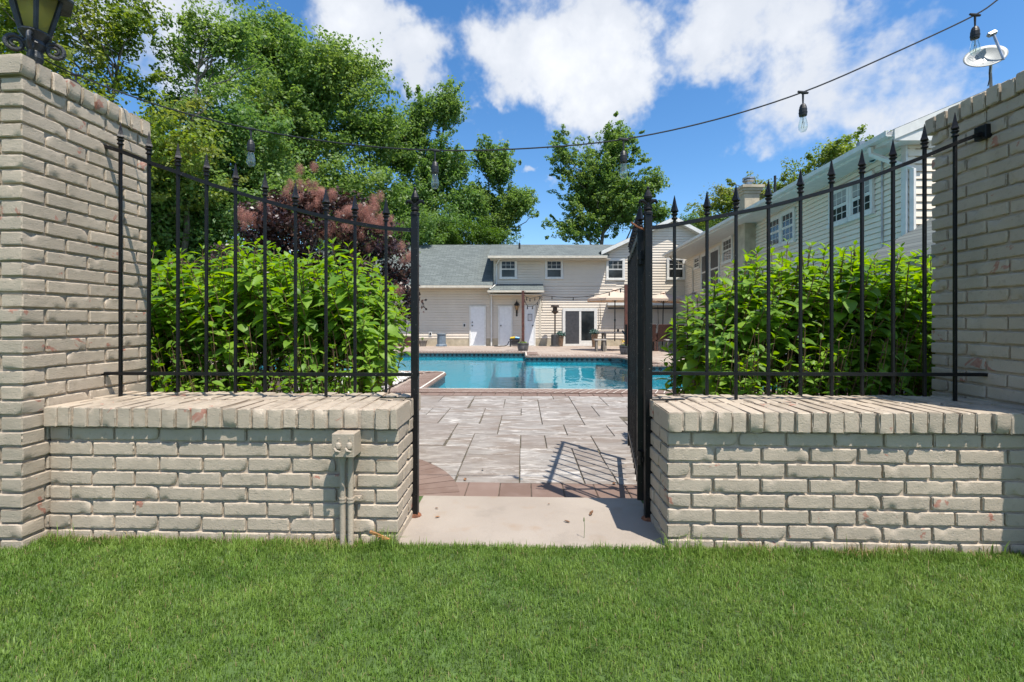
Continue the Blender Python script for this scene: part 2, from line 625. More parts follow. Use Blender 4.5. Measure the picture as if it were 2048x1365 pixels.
def yrow(cy):
    return ground(1046, 780 + cy / 6.827, DECK).y


LFT, RGT = -4.0, 6.0
A, B = c1, c2
V2 = B(205, 305).x
L585 = B(595, 92).x
pav = [
    (LFT + 2.2, A(395, 85).x, 85, 165), (A(395, 85).x, A(815, 88).x, 85, 165), (A(815, 88).x, A(1450, 100).x, 85, 128), (A(800, 130).x, A(1232, 132).x, 128, 207),
    (A(760, 207).x, A(1220, 207).x, 207, 254), (A(1232, 132).x, V2, 128, 166), (A(1232, 132).x, V2, 166, 254), (LFT + 2.2, A(765, 168).x, 165, 254),
    (LFT + 2.2, A(235, 255).x, 254, 345), (A(235, 255).x, A(475, 258).x, 254, 345), (LFT + 2.2, A(395, 345).x, 345, 462), (A(475, 258).x, A(960, 258).x, 254, 402),
    (A(475, 258).x, A(960, 258).x, 402, 465), (A(960, 258).x, A(1450, 258).x, 254, 352), (A(930, 350).x, A(1187, 352).x, 352, 466), (A(1187, 352).x, V2, 352, 470),
    (A(1450, 258).x, V2, 254, 352), (LFT + 2.2, A(580, 470).x, 464, 682), (A(580, 470).x, A(1155, 470).x, 466, 604), (A(1155, 470).x, B(525, 480).x, 470, 616),
    (LFT + 2.2, A(430, 685).x, 682, 771), (A(505, 605).x, A(810, 605).x, 604, 776), (A(810, 605).x, A(1443, 615).x, 610, 886), (A(1443, 615).x, B(265, 620).x, 616, 797),
    (LFT + 2.2, A(735, 775).x, 774, 1006), (LFT + 2.2, A(640, 1010).x, 1006, 1262), (A(690, 885).x, A(1435, 890).x, 886, 1150), (A(590, 1150).x, A(1430, 1155).x, 1150, 1270),
    (A(1450, 100).x, B(375, 88).x, 85, 128), (B(375, 88).x, L585, 85, 128), (L585, B(1010, 92).x, 85, 212), (B(1010, 92).x, RGT - 3, 85, 214),
    (V2, L585, 128, 303), (L585, B(905, 220).x, 212, 351), (B(905, 220).x, B(1370, 215).x, 214, 354), (B(1370, 215).x, RGT - 3, 214, 416),
    (V2, B(715, 305).x, 303, 412), (V2, B(715, 305).x, 412, 470), (B(715, 305).x, B(1230, 310).x, 354, 475), (B(1230, 310).x, RGT - 3, 416, 475),
    (B(525, 480).x, B(1100, 475).x, 475, 616), (B(1100, 475).x, RGT - 3, 475, 621), (B(265, 620).x, B(895, 625).x, 618, 799), (B(895, 625).x, RGT - 3.4, 621, 858),
    (A(1430, 800).x, B(640, 810).x, 797, 1020), (B(640, 810).x, B(985, 805).x, 800, 1016), (B(1010, 850).x, RGT - 3.4, 858, 1100), (A(1430, 1025).x, B(720, 1020).x, 1020, 1271),
    (B(720, 1020).x, B(1120, 1020).x, 1016, 1271), (B(1120, 1020).x, RGT - 3.4, 1100, 1271)]
fan_c, fan_r = Vector((-1.55, 2.55)), 1.19
Y_BAND = yrow(1266)
for x0, x1, ya, yb in pav:
    y1, y0 = yrow(ya), yrow(yb)
    if x1 - x0 < 0.03 or y1 - y0 < 0.02:
        continue
    # pavers left of the gate stop where the planting bed begins and at the brown brick fan
    pieces = [(x0, x1)]
    if x1 - x0 > 1.2:
        n = max(2, round((x1 - x0) / 0.6))
        pieces = [(x0 + (x1 - x0) * k / n, x0 + (x1 - x0) * (k + 1) / n) for k in range(n)]
    for a, b in pieces:
        dz = random.uniform(-0.0015, 0.0015)
        g = 0.0046
        poly = [(a + g, y0 + g), (b - g, y0 + g), (b - g, y1 - g), (a + g, y1 - g)]
        if min((Vector(q) - fan_c).length for q in poly) < fan_r and max(q[0] for q in poly) < 0.5:
            # cut the corner away along the arc of the fan
            new = []
            for i, q in enumerate(poly):
                q2 = poly[(i + 1) % 4]
                for k in range(12):
                    pt = Vector(q).lerp(Vector(q2), k / 12)
                    if (pt - fan_c).length < fan_r + 0.004:
                        d = pt - fan_c
                        pt2 = fan_c + d.normalized() * (fan_r + 0.004) if d.length > 1e-4 else None
                        if pt2 is None or not (a <= pt2.x <= b and y0 <= pt2.y <= y1):
                            continue
                        pt = pt2
                    new.append((pt.x, pt.y))
            poly = []
            for q in new:
                if not poly or (Vector(q) - Vector(poly[-1])).length > 0.004:
                    poly.append(q)
            if len(poly) < 3 or (max(q[0] for q in poly) - min(q[0] for q in poly)) < 0.03 or (max(q[1] for q in poly) - min(q[1] for q in poly)) < 0.02:
                continue
            MB().prism(poly, DECK - 0.03, DECK + dz).build('paver', M_PAVER, patio)
        else:
            MB().chamfer(a + g, b - g, y0 + g, y1 - g, DECK - 0.03, DECK + dz, 0.0025).build('paver', M_PAVER, patio)

# band of brown bricks between the step and the pavers
Y_STEP = 2.63
bx = 0
x = fan_c.x + 0.2
while x < 1.6:
    wd = 0.2 * random.uniform(0.97, 1.02)
    if (Vector((x + wd, 2.75)) - fan_c).length > fan_r - 0.10:
        MB().chamfer(x + 0.002, x + wd - 0.002, Y_STEP + 0.004, Y_BAND - 0.004, DECK - 0.03, DECK + random.uniform(-0.003, 0.001), 0.004).build('brick', M_PBRICK, patio)
    x += wd
# quarter fan of long brown bricks left of the gate
k = 0
ang = R(2)
while ang < R(88):
    da = 0.105 / fan_r
    q = [fan_c + Vector((math.cos(a_), math.sin(a_))) * r_ for r_, a_ in ((0.35, ang + 0.004), (fan_r, ang + 0.003), (fan_r, ang + da - 0.002), (0.35, ang + da - 0.004))]
    q = [(p.x, max(p.y, Y_STEP + 0.003)) for p in q]
    MB().prism(q, DECK - 0.03, DECK + 0.0045 + random.uniform(-0.002, 0.002)).build('brick', M_PBRICK, patio)
    ang += da
# row of brown bricks between pavers and coping
x = -2.4
while x < 3.2:
    MB().chamfer(x + 0.002, x + 0.196, yrow(80) + 0.003, 7.12 - CW - 0.012, DECK - 0.03, DECK + random.uniform(-0.002, 0.002), 0.004).build('brick', M_PBRICK, patio)
    x += 0.2

# concrete step in the gate opening
st = MB()
st.chamfer(-0.575, 0.66, 2.045, Y_STEP, -0.12, 0.006, 0.008)
step = st.build('concrete_step', M_CONC, None, kind='structure')

# ------------------------------------------------------------------ pool
M_SHELL, t = material('pool_plaster')
p = t.pos()
t.out(t.bsdf(Base_Color=t.mix(t.rng(t.noise(p, 1.2, 4.0), 0.3, 0.7), (0.10, 0.46, 0.52), (0.14, 0.53, 0.58)), Roughness=0.8))
M_TILE, t = material('blue_waterline_tile')
p = t.pos()
sp = t.n('ShaderNodeSeparateXYZ', {0: p})
s_ = t.math('ADD', sp.outputs[0], sp.outputs[1])
fx = t.math('ABSOLUTE', t.math('SUBTRACT', t.math('FRACT', t.math('MULTIPLY', s_, 6.6)), 0.5))
fz = t.math('ABSOLUTE', t.math('MULTIPLY', t.math('ADD', sp.outputs[2], 0.150), 6.6))
dot = t.math('LESS_THAN', t.math('ADD', fx, fz), 0.34)
tc = t.mix(dot, (0.020, 0.068, 0.085), (0.006, 0.014, 0.02))
t.out(t.bsdf(Base_Color=tc, Roughness=0.2))
M_WATER, t = material('pool_water')
p = t.pos()
st_ = t.n('ShaderNodeMapping', {'Vector': p, 'Scale': (1.0, 0.55, 1.0)}).outputs[0]
h = t.math('ADD', t.noise(st_, 2.2, 3.0, 0.55, 0.4), t.math('MULTIPLY', t.noise(st_, 9.0, 2.0), 0.16))
nb = t.bump(h, 0.11, 0.10)
gl = t.n('ShaderNodeBsdfGlossy', {0: c4((1, 1, 1)), 'Roughness': 0.02, 'Normal': nb}).outputs[0]
tp = t.n('ShaderNodeBsdfTransparent', {0: c4((0.35, 0.85, 0.93))}).outputs[0]
fr = t.n('ShaderNodeFresnel', {'IOR': 1.33, 'Normal': nb}).outputs[0]
t.out(t.n('ShaderNodeMixShader', {0: fr, 1: tp, 2: gl}).outputs[0])

WATER_Z = -0.215
n = len(POOL)
sh = MB()
sh.add([(x, y, -1.7) for x, y in POOL] + [(x, y, WATER_Z - 0.02) for x, y in POOL],
       [(i, n + i, n + (i + 1) % n, (i + 1) % n) for i in range(n)] + [tuple(range(n))])
pool = thing('swimming_pool', 'in-ground swimming pool with turquoise water and brick coping behind the gate', 'pool', (1.5, 11.0, DECK))
sh.build('shell', M_SHELL, pool)
tl = MB()
tl.add([(x, y, WATER_Z - 0.02) for x, y in POOL] + [(x, y, DECK - 0.01) for x, y in POOL], [(i, n + i, n + (i + 1) % n, (i + 1) % n) for i in range(n)])
tl.build('tile_band', M_TILE, pool)
wt = MB()
wp = [Vector((x, y, WATER_Z)) for x, y in POOL]
fs = []
for a, b, c in tessellate_polygon([wp]):
    nn = (wp[b] - wp[a]).cross(wp[c] - wp[a])
    fs.append((a, b, c) if nn.z > 0 else (a, c, b))
wt.add(wp, fs)
wt.build('water', M_WATER, pool)
# steps under water at the two far corners
MB().box(0.3, 1.1, 13.2, 14.02, -0.75, -0.33).build('pool_step', M_SHELL, pool)
MB().box(-0.9, 0.06, 15.0, 15.8, -0.8, -0.26).build('pool_step', M_SHELL, pool)
MB().prism([(2.96, 13.1), (2.96, 14.03), (2.2, 14.03)], -0.7, -0.30).build('corner_seat', plain('grey_stone', (0.12, 0.15, 0.16), 0.7), pool)
# coping: bricks along the near edges one by one, the far ones joined
far = MB()
jb = MB()
OUT = offset_poly(POOL, CW)
for i in range(n):
    a, b = POOL[i], POOL[(i + 1) % n]
    ao, bo = OUT[i], OUT[(i + 1) % n]
    ln = math.dist(a, b)
    if ln < 1e-4:
        continue
    cnt = max(1, round(ln / 0.113))
    for k in range(cnt):
        q0, q1 = k / cnt, (k + 1) / cnt
        gp = min(0.45, 0.0058 / (ln / cnt))
        w0, w1 = q0 + (q1 - q0) * gp, q1 - (q1 - q0) * gp
        L = lambda s, e, q: Vector((s[0] + (e[0] - s[0]) * q, s[1] + (e[1] - s[1]) * q, 0))
        i0, i1, o0, o1 = L(a, b, w0), L(a, b, w1), L(ao, bo, w0), L(ao, bo, w1)
        ii0, ii1 = i0 + (i0 - o0) * 0.06, i1 + (i1 - o1) * 0.06
        m0, m1 = i0.lerp(o0, 0.10), i1.lerp(o1, 0.10)
        z1 = DECK + 0.012
        V = [(*o0[:2], DECK - 0.02), (*o1[:2], DECK - 0.02), (*o1[:2], z1), (*o0[:2], z1), (*m0[:2], z1), (*m1[:2], z1), (*i0[:2], z1 - 0.009), (*i1[:2], z1 - 0.009),
             (*ii0[:2], z1 - 0.032), (*ii1[:2], z1 - 0.032), (*ii0[:2], z1 - 0.06), (*ii1[:2], z1 - 0.06), (*i0[:2], z1 - 0.075), (*i1[:2], z1 - 0.075)]
        Fc = [(0, 1, 2, 3), (3, 2, 5, 4), (4, 5, 7, 6), (6, 7, 9, 8), (8, 9, 11, 10), (10, 11, 13, 12), (0, 3, 4, 6, 8, 10, 12), (1, 13, 11, 9, 7, 5, 2)]
        near = max(a[1], b[1]) < 10.2 and -6 < min(a[0], b[0]) and max(a[0], b[0]) < 5.25
        mb = MB() if near else far
        mb.add(V, Fc)
        if near:
            mb.build('coping_brick', M_PBRICK, pool)
    # pale joint bed a little below the brick tops
    oi = [Vector((*a, 0)), Vector((*b, 0)), Vector((*bo, 0)), Vector((*ao, 0))]
    jb.add([(*oi[0][:2], DECK + 0.0105), (*oi[1][:2], DECK + 0.0105), (*oi[2][:2], DECK + 0.0116), (*oi[3][:2], DECK + 0.0116)], [(0, 3, 2, 1)])
    jb.add([(*oi[0][:2], DECK + 0.003), (*oi[1][:2], DECK + 0.003), (*oi[1][:2], DECK - 0.06), (*oi[0][:2], DECK - 0.06)], [(0, 1, 2, 3)])
far.build('coping', M_PBRICK, pool, kind='stuff')
jb.build('coping_joint', M_JOINT, pool)

# planting beds behind the two walls
sheet('planting_bed', [[(-9, 2.64, DECK + 0.006), (-1.22, 2.64, DECK + 0.006), (-1.35, 3.9, DECK + 0.006), (-2.1, 5.6, DECK + 0.006), (-2.1, 9.2, DECK + 0.006), (-9, 9.3, DECK + 0.006)],
                       [(1.30, 2.64, DECK + 0.006), (5.5, 2.64, DECK + 0.006), (5.5, 6.2, DECK + 0.006), (2.2, 4.8, DECK + 0.006)]], M_SOIL)


# white pebbles on the left bed next to the coping
def pebbles(n, reg, zb, name, mat, smin, smax):
    ico = bmesh.new()
    bmesh.ops.create_icosphere(ico, subdivisions=1, radius=1.0)
    bv = np.array([v.co[:] for v in ico.verts])
    bf = np.array([[v.index for v in f.verts] for f in ico.faces])
    ico.free()
    V, F_ = [], []
    i = 0
    while i < n:
        x, y = random.uniform(*reg[0]), random.uniform(*reg[1])
        s = random.uniform(smin, smax)
        sc = np.array([s * random.uniform(0.8, 1.4), s * random.uniform(0.8, 1.4), s * random.uniform(0.5, 0.8)])
        jit = 1 + RNG.uniform(-0.18, 0.18, (len(bv), 1))
        a = random.uniform(0, 6.28)
        P = bv * jit * sc
        P = np.stack([P[:, 0] * math.cos(a) - P[:, 1] * math.sin(a), P[:, 0] * math.sin(a) + P[:, 1] * math.cos(a), P[:, 2]], 1)
        V.append(P + [x, y, zb + s * 0.4 + random.uniform(0, 0.02)])
        F_.append(bf + i * len(bv))
        i += 1
    return link(name, np_mesh(name, np.concatenate(V), np.concatenate(F_), mat, True), None, kind='stuff')


pb = pebbles(1500, ((-3.4, -2.08), (5.0, 9.1)), DECK + 0.006, 'white_pebbles', plain('white_pebble', (0.62, 0.59, 0.54), 0.6, var=0.2, scale=25), 0.02, 0.045)
pb['label'] = 'white pebbles spread on the bed beside the pool coping'

# ------------------------------------------------------------------ brick masonry
def brick_mesh(L, D, H, seed, nx, rough=1.0):
    rd = random.Random(seed)
    ny, nz = 4, 6
    idx, vs = {}, []
    RIM = 0.0042

    def grid(S_, n_, i_):
        # a narrow outer ring, the rest even, so that the faces stay flat up to the arris
        if i_ in (0, n_):
            return S_ / 2 * (1 if i_ else -1)
        return -S_ / 2 + RIM + (S_ - 2 * RIM) * (i_ - 1) / (n_ - 2)

    def vid(i, j, k):
        if (i, j, k) not in idx:
            idx[(i, j, k)] = len(vs)
            vs.append(Vector((grid(L, nx, i), grid(D, ny, j), grid(H, nz, k))))
        return idx[(i, j, k)]
    fs = []
    for i in range(nx):
        for k in range(nz):
            fs.append((vid(i, 0, k), vid(i + 1, 0, k), vid(i + 1, 0, k + 1), vid(i, 0, k + 1)))
            fs.append((vid(i, ny, k), vid(i, ny, k + 1), vid(i + 1, ny, k + 1), vid(i + 1, ny, k)))
    for i in range(nx):
        for j in range(ny):
            fs.append((vid(i, j, 0), vid(i, j + 1, 0), vid(i + 1, j + 1, 0), vid(i + 1, j, 0)))
            fs.append((vid(i, j, nz), vid(i + 1, j, nz), vid(i + 1, j + 1, nz), vid(i, j + 1, nz)))
    for j in range(ny):
        for k in range(nz):
            fs.append((vid(0, j, k), vid(0, j, k + 1), vid(0, j + 1, k + 1), vid(0, j + 1, k)))
            fs.append((vid(nx, j, k), vid(nx, j + 1, k), vid(nx, j + 1, k + 1), vid(nx, j, k + 1)))
    keys = sorted(idx, key=lambda q: idx[q])
    hx, hy, hz = L / 2, D / 2, H / 2
    r = 0.0022
    chips = []
    for _ in range(rd.choice((0, 1, 2, 2, 3))):
        chips.append((Vector((rd.choice((-1, 1)) * hx * rd.uniform(0.5, 1), rd.choice((-hy, -hy, hy)), rd.choice((-hz, hz)))), rd.uniform(0.014, 0.032)))
    out = []
    so = Vector((rd.uniform(0, 99), rd.uniform(0, 99), rd.uniform(0, 99)))
    for (i, j, k), v in zip(keys, vs):
        inn = Vector((max(-hx + r, min(hx - r, v.x)), max(-hy + r, min(hy - r, v.y)), max(-hz + r, min(hz - r, v.z))))
        d = v - inn
        q = inn + d.normalized() * r if d.length > 1e-6 else v.copy()
        ext = (i in (0, nx)) + (j in (0, ny)) + (k in (0, nz))
        q += Vector(noise.noise_vector(v * 14 + so)) * 0.0010 * rough
        if ext >= 2:
            # bitten arrises: each edge is eaten back unevenly
            bite = max(0.0, noise.noise(v * 62 + so) + 0.12) * 0.0068 + max(0.0, noise.noise(v * 19 + so) - 0.15) * 0.013 + rd.uniform(0, 0.0012)
            inw = Vector((-math.copysign(1, v.x) if i in (0, nx) else 0, -math.copysign(1, v.y) * 0.6 if j in (0, ny) else 0, -math.copysign(1, v.z) if k in (0, nz) else 0))
            q += inw * bite * rough
        else:
            q += Vector(noise.noise_vector(v * 85 + so)) * 0.0012 * rough
        for cpos, cr in chips:
            dd = (q - cpos).length
            if dd < cr:
                q += (Vector((0, 0, 0)) - q).normalized() * (cr - dd) * 0.55
        out.append(q)
    me = bpy.data.meshes.new('brick')
    me.from_pydata([p[:] for p in out], [], fs)
    me.materials.append(M_BRICK)
    me.polygons.foreach_set('use_smooth', [True] * len(fs))
    me.set_sharp_from_angle(angle=R(24))
    me.update()
    return me


BH, BD, BL, CH, GAP = 0.0572, 0.098, 0.1955, 0.0677, 0.0105
STRETCH = [brick_mesh(BL, BD, BH, i, 18) for i in range(14)]
HALF = [brick_mesh(0.095, BD, BH, 100 + i, 9) for i in range(8)]
ROWLOCK = [brick_mesh(0.060, 0.252, 0.088, 200 + i, 6, 1.5) for i in range(10)]


def lay(parent, centre, tdir, length, nominal, pool_, depth_s=1.0, hs=1.0):
    o = bpy.data.objects.new('brick', random.choice(pool_))
    COL.objects.link(o)
    o.parent = parent
    o.location = Vector(centre) - ORIGIN[parent.name]
    o.rotation_euler = (random.gauss(0, 0.006), random.gauss(0, 0.007), math.atan2(tdir[1], tdir[0]) + random.gauss(0, 0.006))
    o.scale = (length / nominal, depth_s, hs * random.uniform(0.97, 1.03))
    return o


def brick_face(parent, p0, p1, z_top, ncourse, lead, phase=0):
    """bricks on the vertical face from p0 to p1 (outward = right-hand side of p0->p1); lead(k) = (inset at start, inset at end) of course k"""
    p0, p1 = Vector((*p0, 0)), Vector((*p1, 0))
    L = (p1 - p0).length
    tv = (p1 - p0) / L
    nv = Vector((tv.y, -tv.x, 0))
    for k in range(ncourse):
        z = z_top - CH * (k + 0.5) - 0.001
        s0, s1 = lead(k)
        s = s0
        first = True
        half = phase >= 0 and k % 2 == phase
        while s < L - s1 - 0.02:
            ln = BL * random.uniform(0.975, 1.025)
            if first and half:
                ln = 0.0925
            if s + ln > L - s1 - 0.035:
                ln = L - s1 - s
            c = p0 + tv * (s + ln / 2) + nv * (random.gauss(0, 0.0016) - BD / 2)
            c.z = z + random.gauss(0, 0.0008)
            if ln > 0.14:
                lay(parent, c, tv, ln, BL, STRETCH)
            else:
                lay(parent, c, tv, ln, 0.095, HALF)
            s += ln + GAP
            first = False


def subdivided_core(name, parent, x0, x1, y0, y1, z0, z1):
    bm = bmesh.new()
    bmesh.ops.create_cube(bm, size=1.0)
    bmesh.ops.scale(bm, verts=bm.verts, vec=(x1 - x0, y1 - y0, z1 - z0))
    bmesh.ops.translate(bm, verts=bm.verts, vec=((x0 + x1) / 2, (y0 + y1) / 2, (z0 + z1) / 2))
    bmesh.ops.subdivide_edges(bm, edges=bm.edges, cuts=24, use_grid_fill=True)
    for v in bm.verts:
        nz = noise.noise_vector(v.co * 28) * 0.0022 + noise.noise_vector(v.co * 70) * 0.0016
        v.co += nz
    me = bpy.data.meshes.new(name)
    bm.to_mesh(me)
    bm.free()
    org = ORIGIN[parent.name]
    me.transform(Matrix.Translation(-org))
    me.materials.append(M_MORTAR)
    o = link(name, me, parent)
    return o


WY, CAPZ0, CAPZ1 = 2.055, 0.520, 0.613
RC = 0.0125


def cap_row(parent, x0, x1, skip=None):
    x = x0
    while x < x1 - 0.02:
        w = 0.060 * random.uniform(0.96, 1.05)
        if x + w > x1 - 0.03:
            w = x1 - x
        for y0, y1 in ((2.027, 2.262), (2.268, 2.502)):
            o = bpy.data.objects.new('brick', random.choice(ROWLOCK))
            COL.objects.link(o)
            o.parent = parent
            o.location = Vector((x + w / 2, (y0 + y1) / 2 + random.gauss(0, 0.004), (CAPZ0 + CAPZ1) / 2 + random.gauss(0, 0.0015))) - ORIGIN[parent.name]
            o.rotation_euler = (random.gauss(0, 0.008), random.gauss(0, 0.012), random.gauss(0, 0.01) + (math.pi if random.random() < 0.5 else 0))
            o.scale = (w / 0.060, 0.935, random.uniform(0.99, 1.04))
        x += w + 0.0085


# low wall left of the gate
LX0, LX1 = -2.19, -0.562
wl = thing('brick_wall', 'low cream brick wall with the electrical box, left of the gate', 'wall', ((LX0 + LX1) / 2, 2.3, 0), group='painted brick garden walls')
subdivided_core('mortar', wl, LX0, LX1 - RC, WY + RC, 2.48, -0.05, CAPZ1 - 0.010)
brick_face(wl, (LX0 + 0.006, WY), (LX1, WY), CAPZ0, 8, lambda k: (0, 0) if k % 2 else (0, BD + GAP), phase=0)
brick_face(wl, (LX1, WY), (LX1, 2.48), CAPZ0, 8, lambda k: (BD + GAP, 0) if k % 2 else (0, 0), phase=-1)
cap_row(wl, LX0 + 0.004, LX1 + 0.004)
subdivided_core('mortar', wl, LX0 + 0.02, LX1 - 0.008, 2.038, 2.492, CAPZ0 + 0.004, CAPZ1 - 0.0085)
# low wall right of the gate
RX0, RX1 = 0.636, 2.267
wr = thing('brick_wall', 'low cream brick wall with red paint chips, right of the gate', 'wall', ((RX0 + RX1) / 2, 2.3, 0), group='painted brick garden walls')
subdivided_core('mortar', wr, RX0 + RC, RX1, WY + RC, 2.48, -0.05, CAPZ1 - 0.010)
brick_face(wr, (RX0, WY), (RX1, WY), CAPZ0, 8, lambda k: (0, 0) if k % 2 else (BD + GAP, 0), phase=-1)
brick_face(wr, (RX0, 2.48), (RX0, WY), CAPZ0, 8, lambda k: (0, BD + GAP) if k % 2 else (0, 0), phase=0)
cap_row(wr, RX0 - 0.004, RX1)
subdivided_core('mortar', wr, RX0 + 0.008, RX1 + 0.01, 2.038, 2.492, CAPZ0 + 0.004, CAPZ1 - 0.0085)


def pillar(name, label, x0, x1, y0, y1, side, up_courses=23):
    p = thing(name, label, 'pillar', ((x0 + x1) / 2, (y0 + y1) / 2, 0), group='brick pillars carrying lanterns')
    zt = CAPZ0 + CH * up_courses
    nco = 31
    subdivided_core('mortar', p, x0 + RC, x1 - RC, y0 + RC, y1 - RC, -0.05, zt + 0.07)
    if side > 0:      # visible faces: front and right
        brick_face(p, (x0, y0), (x1, y0), zt, nco, lambda k: (0, 0) if k % 2 else (0, BD + GAP), phase=0)
        brick_face(p, (x1, y0), (x1, y1), zt, nco, lambda k: (BD + GAP, 0) if k % 2 else (0, 0), phase=-1)
    else:
        brick_face(p, (x0, y1), (x0, y0), zt, nco, lambda k: (0, BD + GAP) if k % 2 else (0, 0), phase=0)
        brick_face(p, (x0, y0), (x1, y0), zt, nco, lambda k: (0, 0) if k % 2 else (BD + GAP, 0), phase=-1)
    xe = x1 if side > 0 else x0
    # crown of rowlock bricks, a touch proud of the faces
    y = y0 - 0.012
    while y < y1 - 0.03:
        w = 0.0605 * random.uniform(0.95, 1.06)
        o = bpy.data.objects.new('brick', random.choice(ROWLOCK))
        COL.objects.link(o)
        o.parent = p
        o.location = Vector((xe - side * (0.126 - 0.014), y + w / 2, zt + 0.045 + random.gauss(0, 0.002))) - ORIGIN[p.name]
        o.rotation_euler = (random.gauss(0, 0.015), random.gauss(0, 0.015), R(90) + random.gauss(0, 0.015))
        o.scale = (w / 0.060, 1.0, 1.0)
        y += w + 0.009
    x = x0 - 0.012 if side > 0 else x0 + 0.25
    xe2 = x1 - 0.25 if side > 0 else x1 + 0.012
    while x < xe2 - 0.03:
        w = 0.0605 * random.uniform(0.95, 1.06)
        o = bpy.data.objects.new('brick', random.choice(ROWLOCK))
        COL.objects.link(o)
        o.parent = p
        o.location = Vector((x + w / 2, y0 + 0.112, zt + 0.045 + random.gauss(0, 0.002))) - ORIGIN[p.name]
        o.rotation_euler = (random.gauss(0, 0.015), random.gauss(0, 0.015), random.gauss(0, 0.015))
        o.scale = (w / 0.060, 1.0, 1.0)
        x += w + 0.009
    return p, zt + 0.088


pl, PTOP = pillar('brick_pillar', 'tall sunlit cream brick pillar with peeling paint at the left end', -2.80, -2.192, 1.945, 2.645, 1)
pr, _ = pillar('brick_pillar', 'tall shaded cream brick pillar at the right end of the fence', 2.27, 2.88, 1.80, 2.65, -1, 22.5)
# ------------------------------------------------------------------ iron fence and gate
FY = 2.35
BAR = 0.0132


def finial(mb, c, s=1.0):
    mb.lathe(c, [(0.010 * s, 0.0), (0.015 * s, 0.004), (0.015 * s, 0.008), (0.010 * s, 0.013), (0.010 * s, 0.019), (0.0165 * s, 0.025), (0.0165 * s, 0.029), (0.009 * s, 0.034)], 10)
    mb.lathe((c[0], c[1], c[2] + 0.034), [(0.011 * s, 0.0), (0.0215 * s, 0.008), (0.0165 * s, 0.02), (0.0105 * s, 0.043), (0.0065 * s, 0.064), (0.0012, 0.088)], 4, 0.0)


def fleur(mb, c):
    mb.lathe(c, [(0.024, 0), (0.024, 0.012), (0.016, 0.02), (0.021, 0.026), (0.021, 0.031), (0.012, 0.038), (0.013, 0.05)], 12)
    cz = c[2] + 0.05
    mb.lathe((c[0], c[1], cz), [(0.010, 0), (0.009, 0.012), (0.020, 0.032), (0.0225, 0.042), (0.014, 0.062), (0.006, 0.078), (0.008, 0.083), (0.0075, 0.09), (0.001, 0.096)], 8, sy=0.7)
    for s in (-1, 1):
        pts = [(c[0] + s * x, c[1], cz + z) for x, z in ((0.004, -0.002), (0.012, 0.012), (0.024, 0.022), (0.037, 0.022), (0.044, 0.013), (0.040, 0.006))]
        mb.tube(pts, [0.007, 0.010, 0.0125, 0.0115, 0.008, 0.003], 8, flat=0.8)
        pts = [(c[0] + s * x, c[1], cz + z) for x, z in ((0.004, -0.004), (0.012, -0.006), (0.018, -0.013), (0.014, -0.018))]
        mb.tube(pts, [0.006, 0.0075, 0.006, 0.002], 8)


def spline(pts, n=40):
    """smooth curve through sparse points (Catmull-Rom)"""
    P = [Vector(p) for p in pts]
    P = [P[0] * 2 - P[1]] + P + [P[-1] * 2 - P[-2]]
    out = []
    seg = len(P) - 3
    for i in range(seg):
        a, b, c, d = P[i:i + 4]
        m = max(2, n // seg)
        for k in range(m):
            q = k / m
            out.append(0.5 * ((2 * b) + (c - a) * q + (2 * a - 5 * b + 4 * c - d) * q * q + (3 * b - a - 3 * c + d) * q ** 3))
    out.append(P[-2])
    return out


def fence(label, rail_px, bars_px, tops_px, post_px, post_base_px, rail_x, side, onwall):
    root = thing('iron_fence', label, 'fence', (on_fence((bars_px[0] + bars_px[-1]) / 2, 747).x, FY, 0.613), group='black iron fence panels on the low walls')
    rail = spline([on_fence(x, y) for x, y in rail_px], 48)
    MB().tube(rail, [0.0128] * len(rail), 4, flat=1.0).build('top_rail', M_IRON, root)
    a, b = on_fence(rail_x[0], 747), on_fence(rail_x[1], 747)
    MB().box(a.x, b.x, FY - 0.0125, FY + 0.0125, a.z - 0.008, a.z + 0.008).build('bottom_rail', M_IRON, root)
    for i, (bx_, ty) in enumerate(zip(bars_px, tops_px)):
        top = on_fence(bx_, ty)
        zt = top.z - 0.118
        z0 = 0.606 if i in onwall else 0.634 + random.uniform(-0.004, 0.004)
        mb = MB()
        mb.box(top.x - BAR / 2, top.x + BAR / 2, FY - BAR / 2, FY + BAR / 2, z0, zt)
        pk = mb.build('picket', M_IRON, root, bevel=0.0015)
        fb = MB()
        finial(fb, (top.x, FY, zt))
        fb.build('finial', M_IRON, pk)
    pb_ = on_fence(*post_base_px)
    pt = on_fence(*post_px)
    h = 0.0178
    zt = pt.z - 0.145
    po = MB().box(pt.x - h, pt.x + h, FY - h, FY + h, 0.0, zt).build('post', M_IRON, root, bevel=0.002)
    fb = MB()
    fleur(fb, (pt.x, FY, zt))
    fb.build('finial', M_IRON, po)
    ft = MB()
    ft.lathe((pt.x, FY, 0.0), [(0.036, 0.0), (0.034, 0.008), (0.026, 0.016), (0.02, 0.02)], 10)
    ft.build('base_plate', M_RUST, po)
    # lug plate on the pillar
    e = rail[0] if side < 0 else rail[-1]
    MB().box(e.x - 0.016, e.x + 0.016, FY - 0.030, FY + 0.030, e.z - 0.034, e.z + 0.034).build('wall_bracket', M_IRON, root, bevel=0.003)
    if side:
        # thin hold-down bar lying along the wall top from the post
        MB().box(min(pt.x, pt.x + side * 0.16), max(pt.x, pt.x + side * 0.16), FY - 0.075, FY - 0.055, 0.618, 0.622).build('anchor_strap', M_IRON, root)
    return root, pt


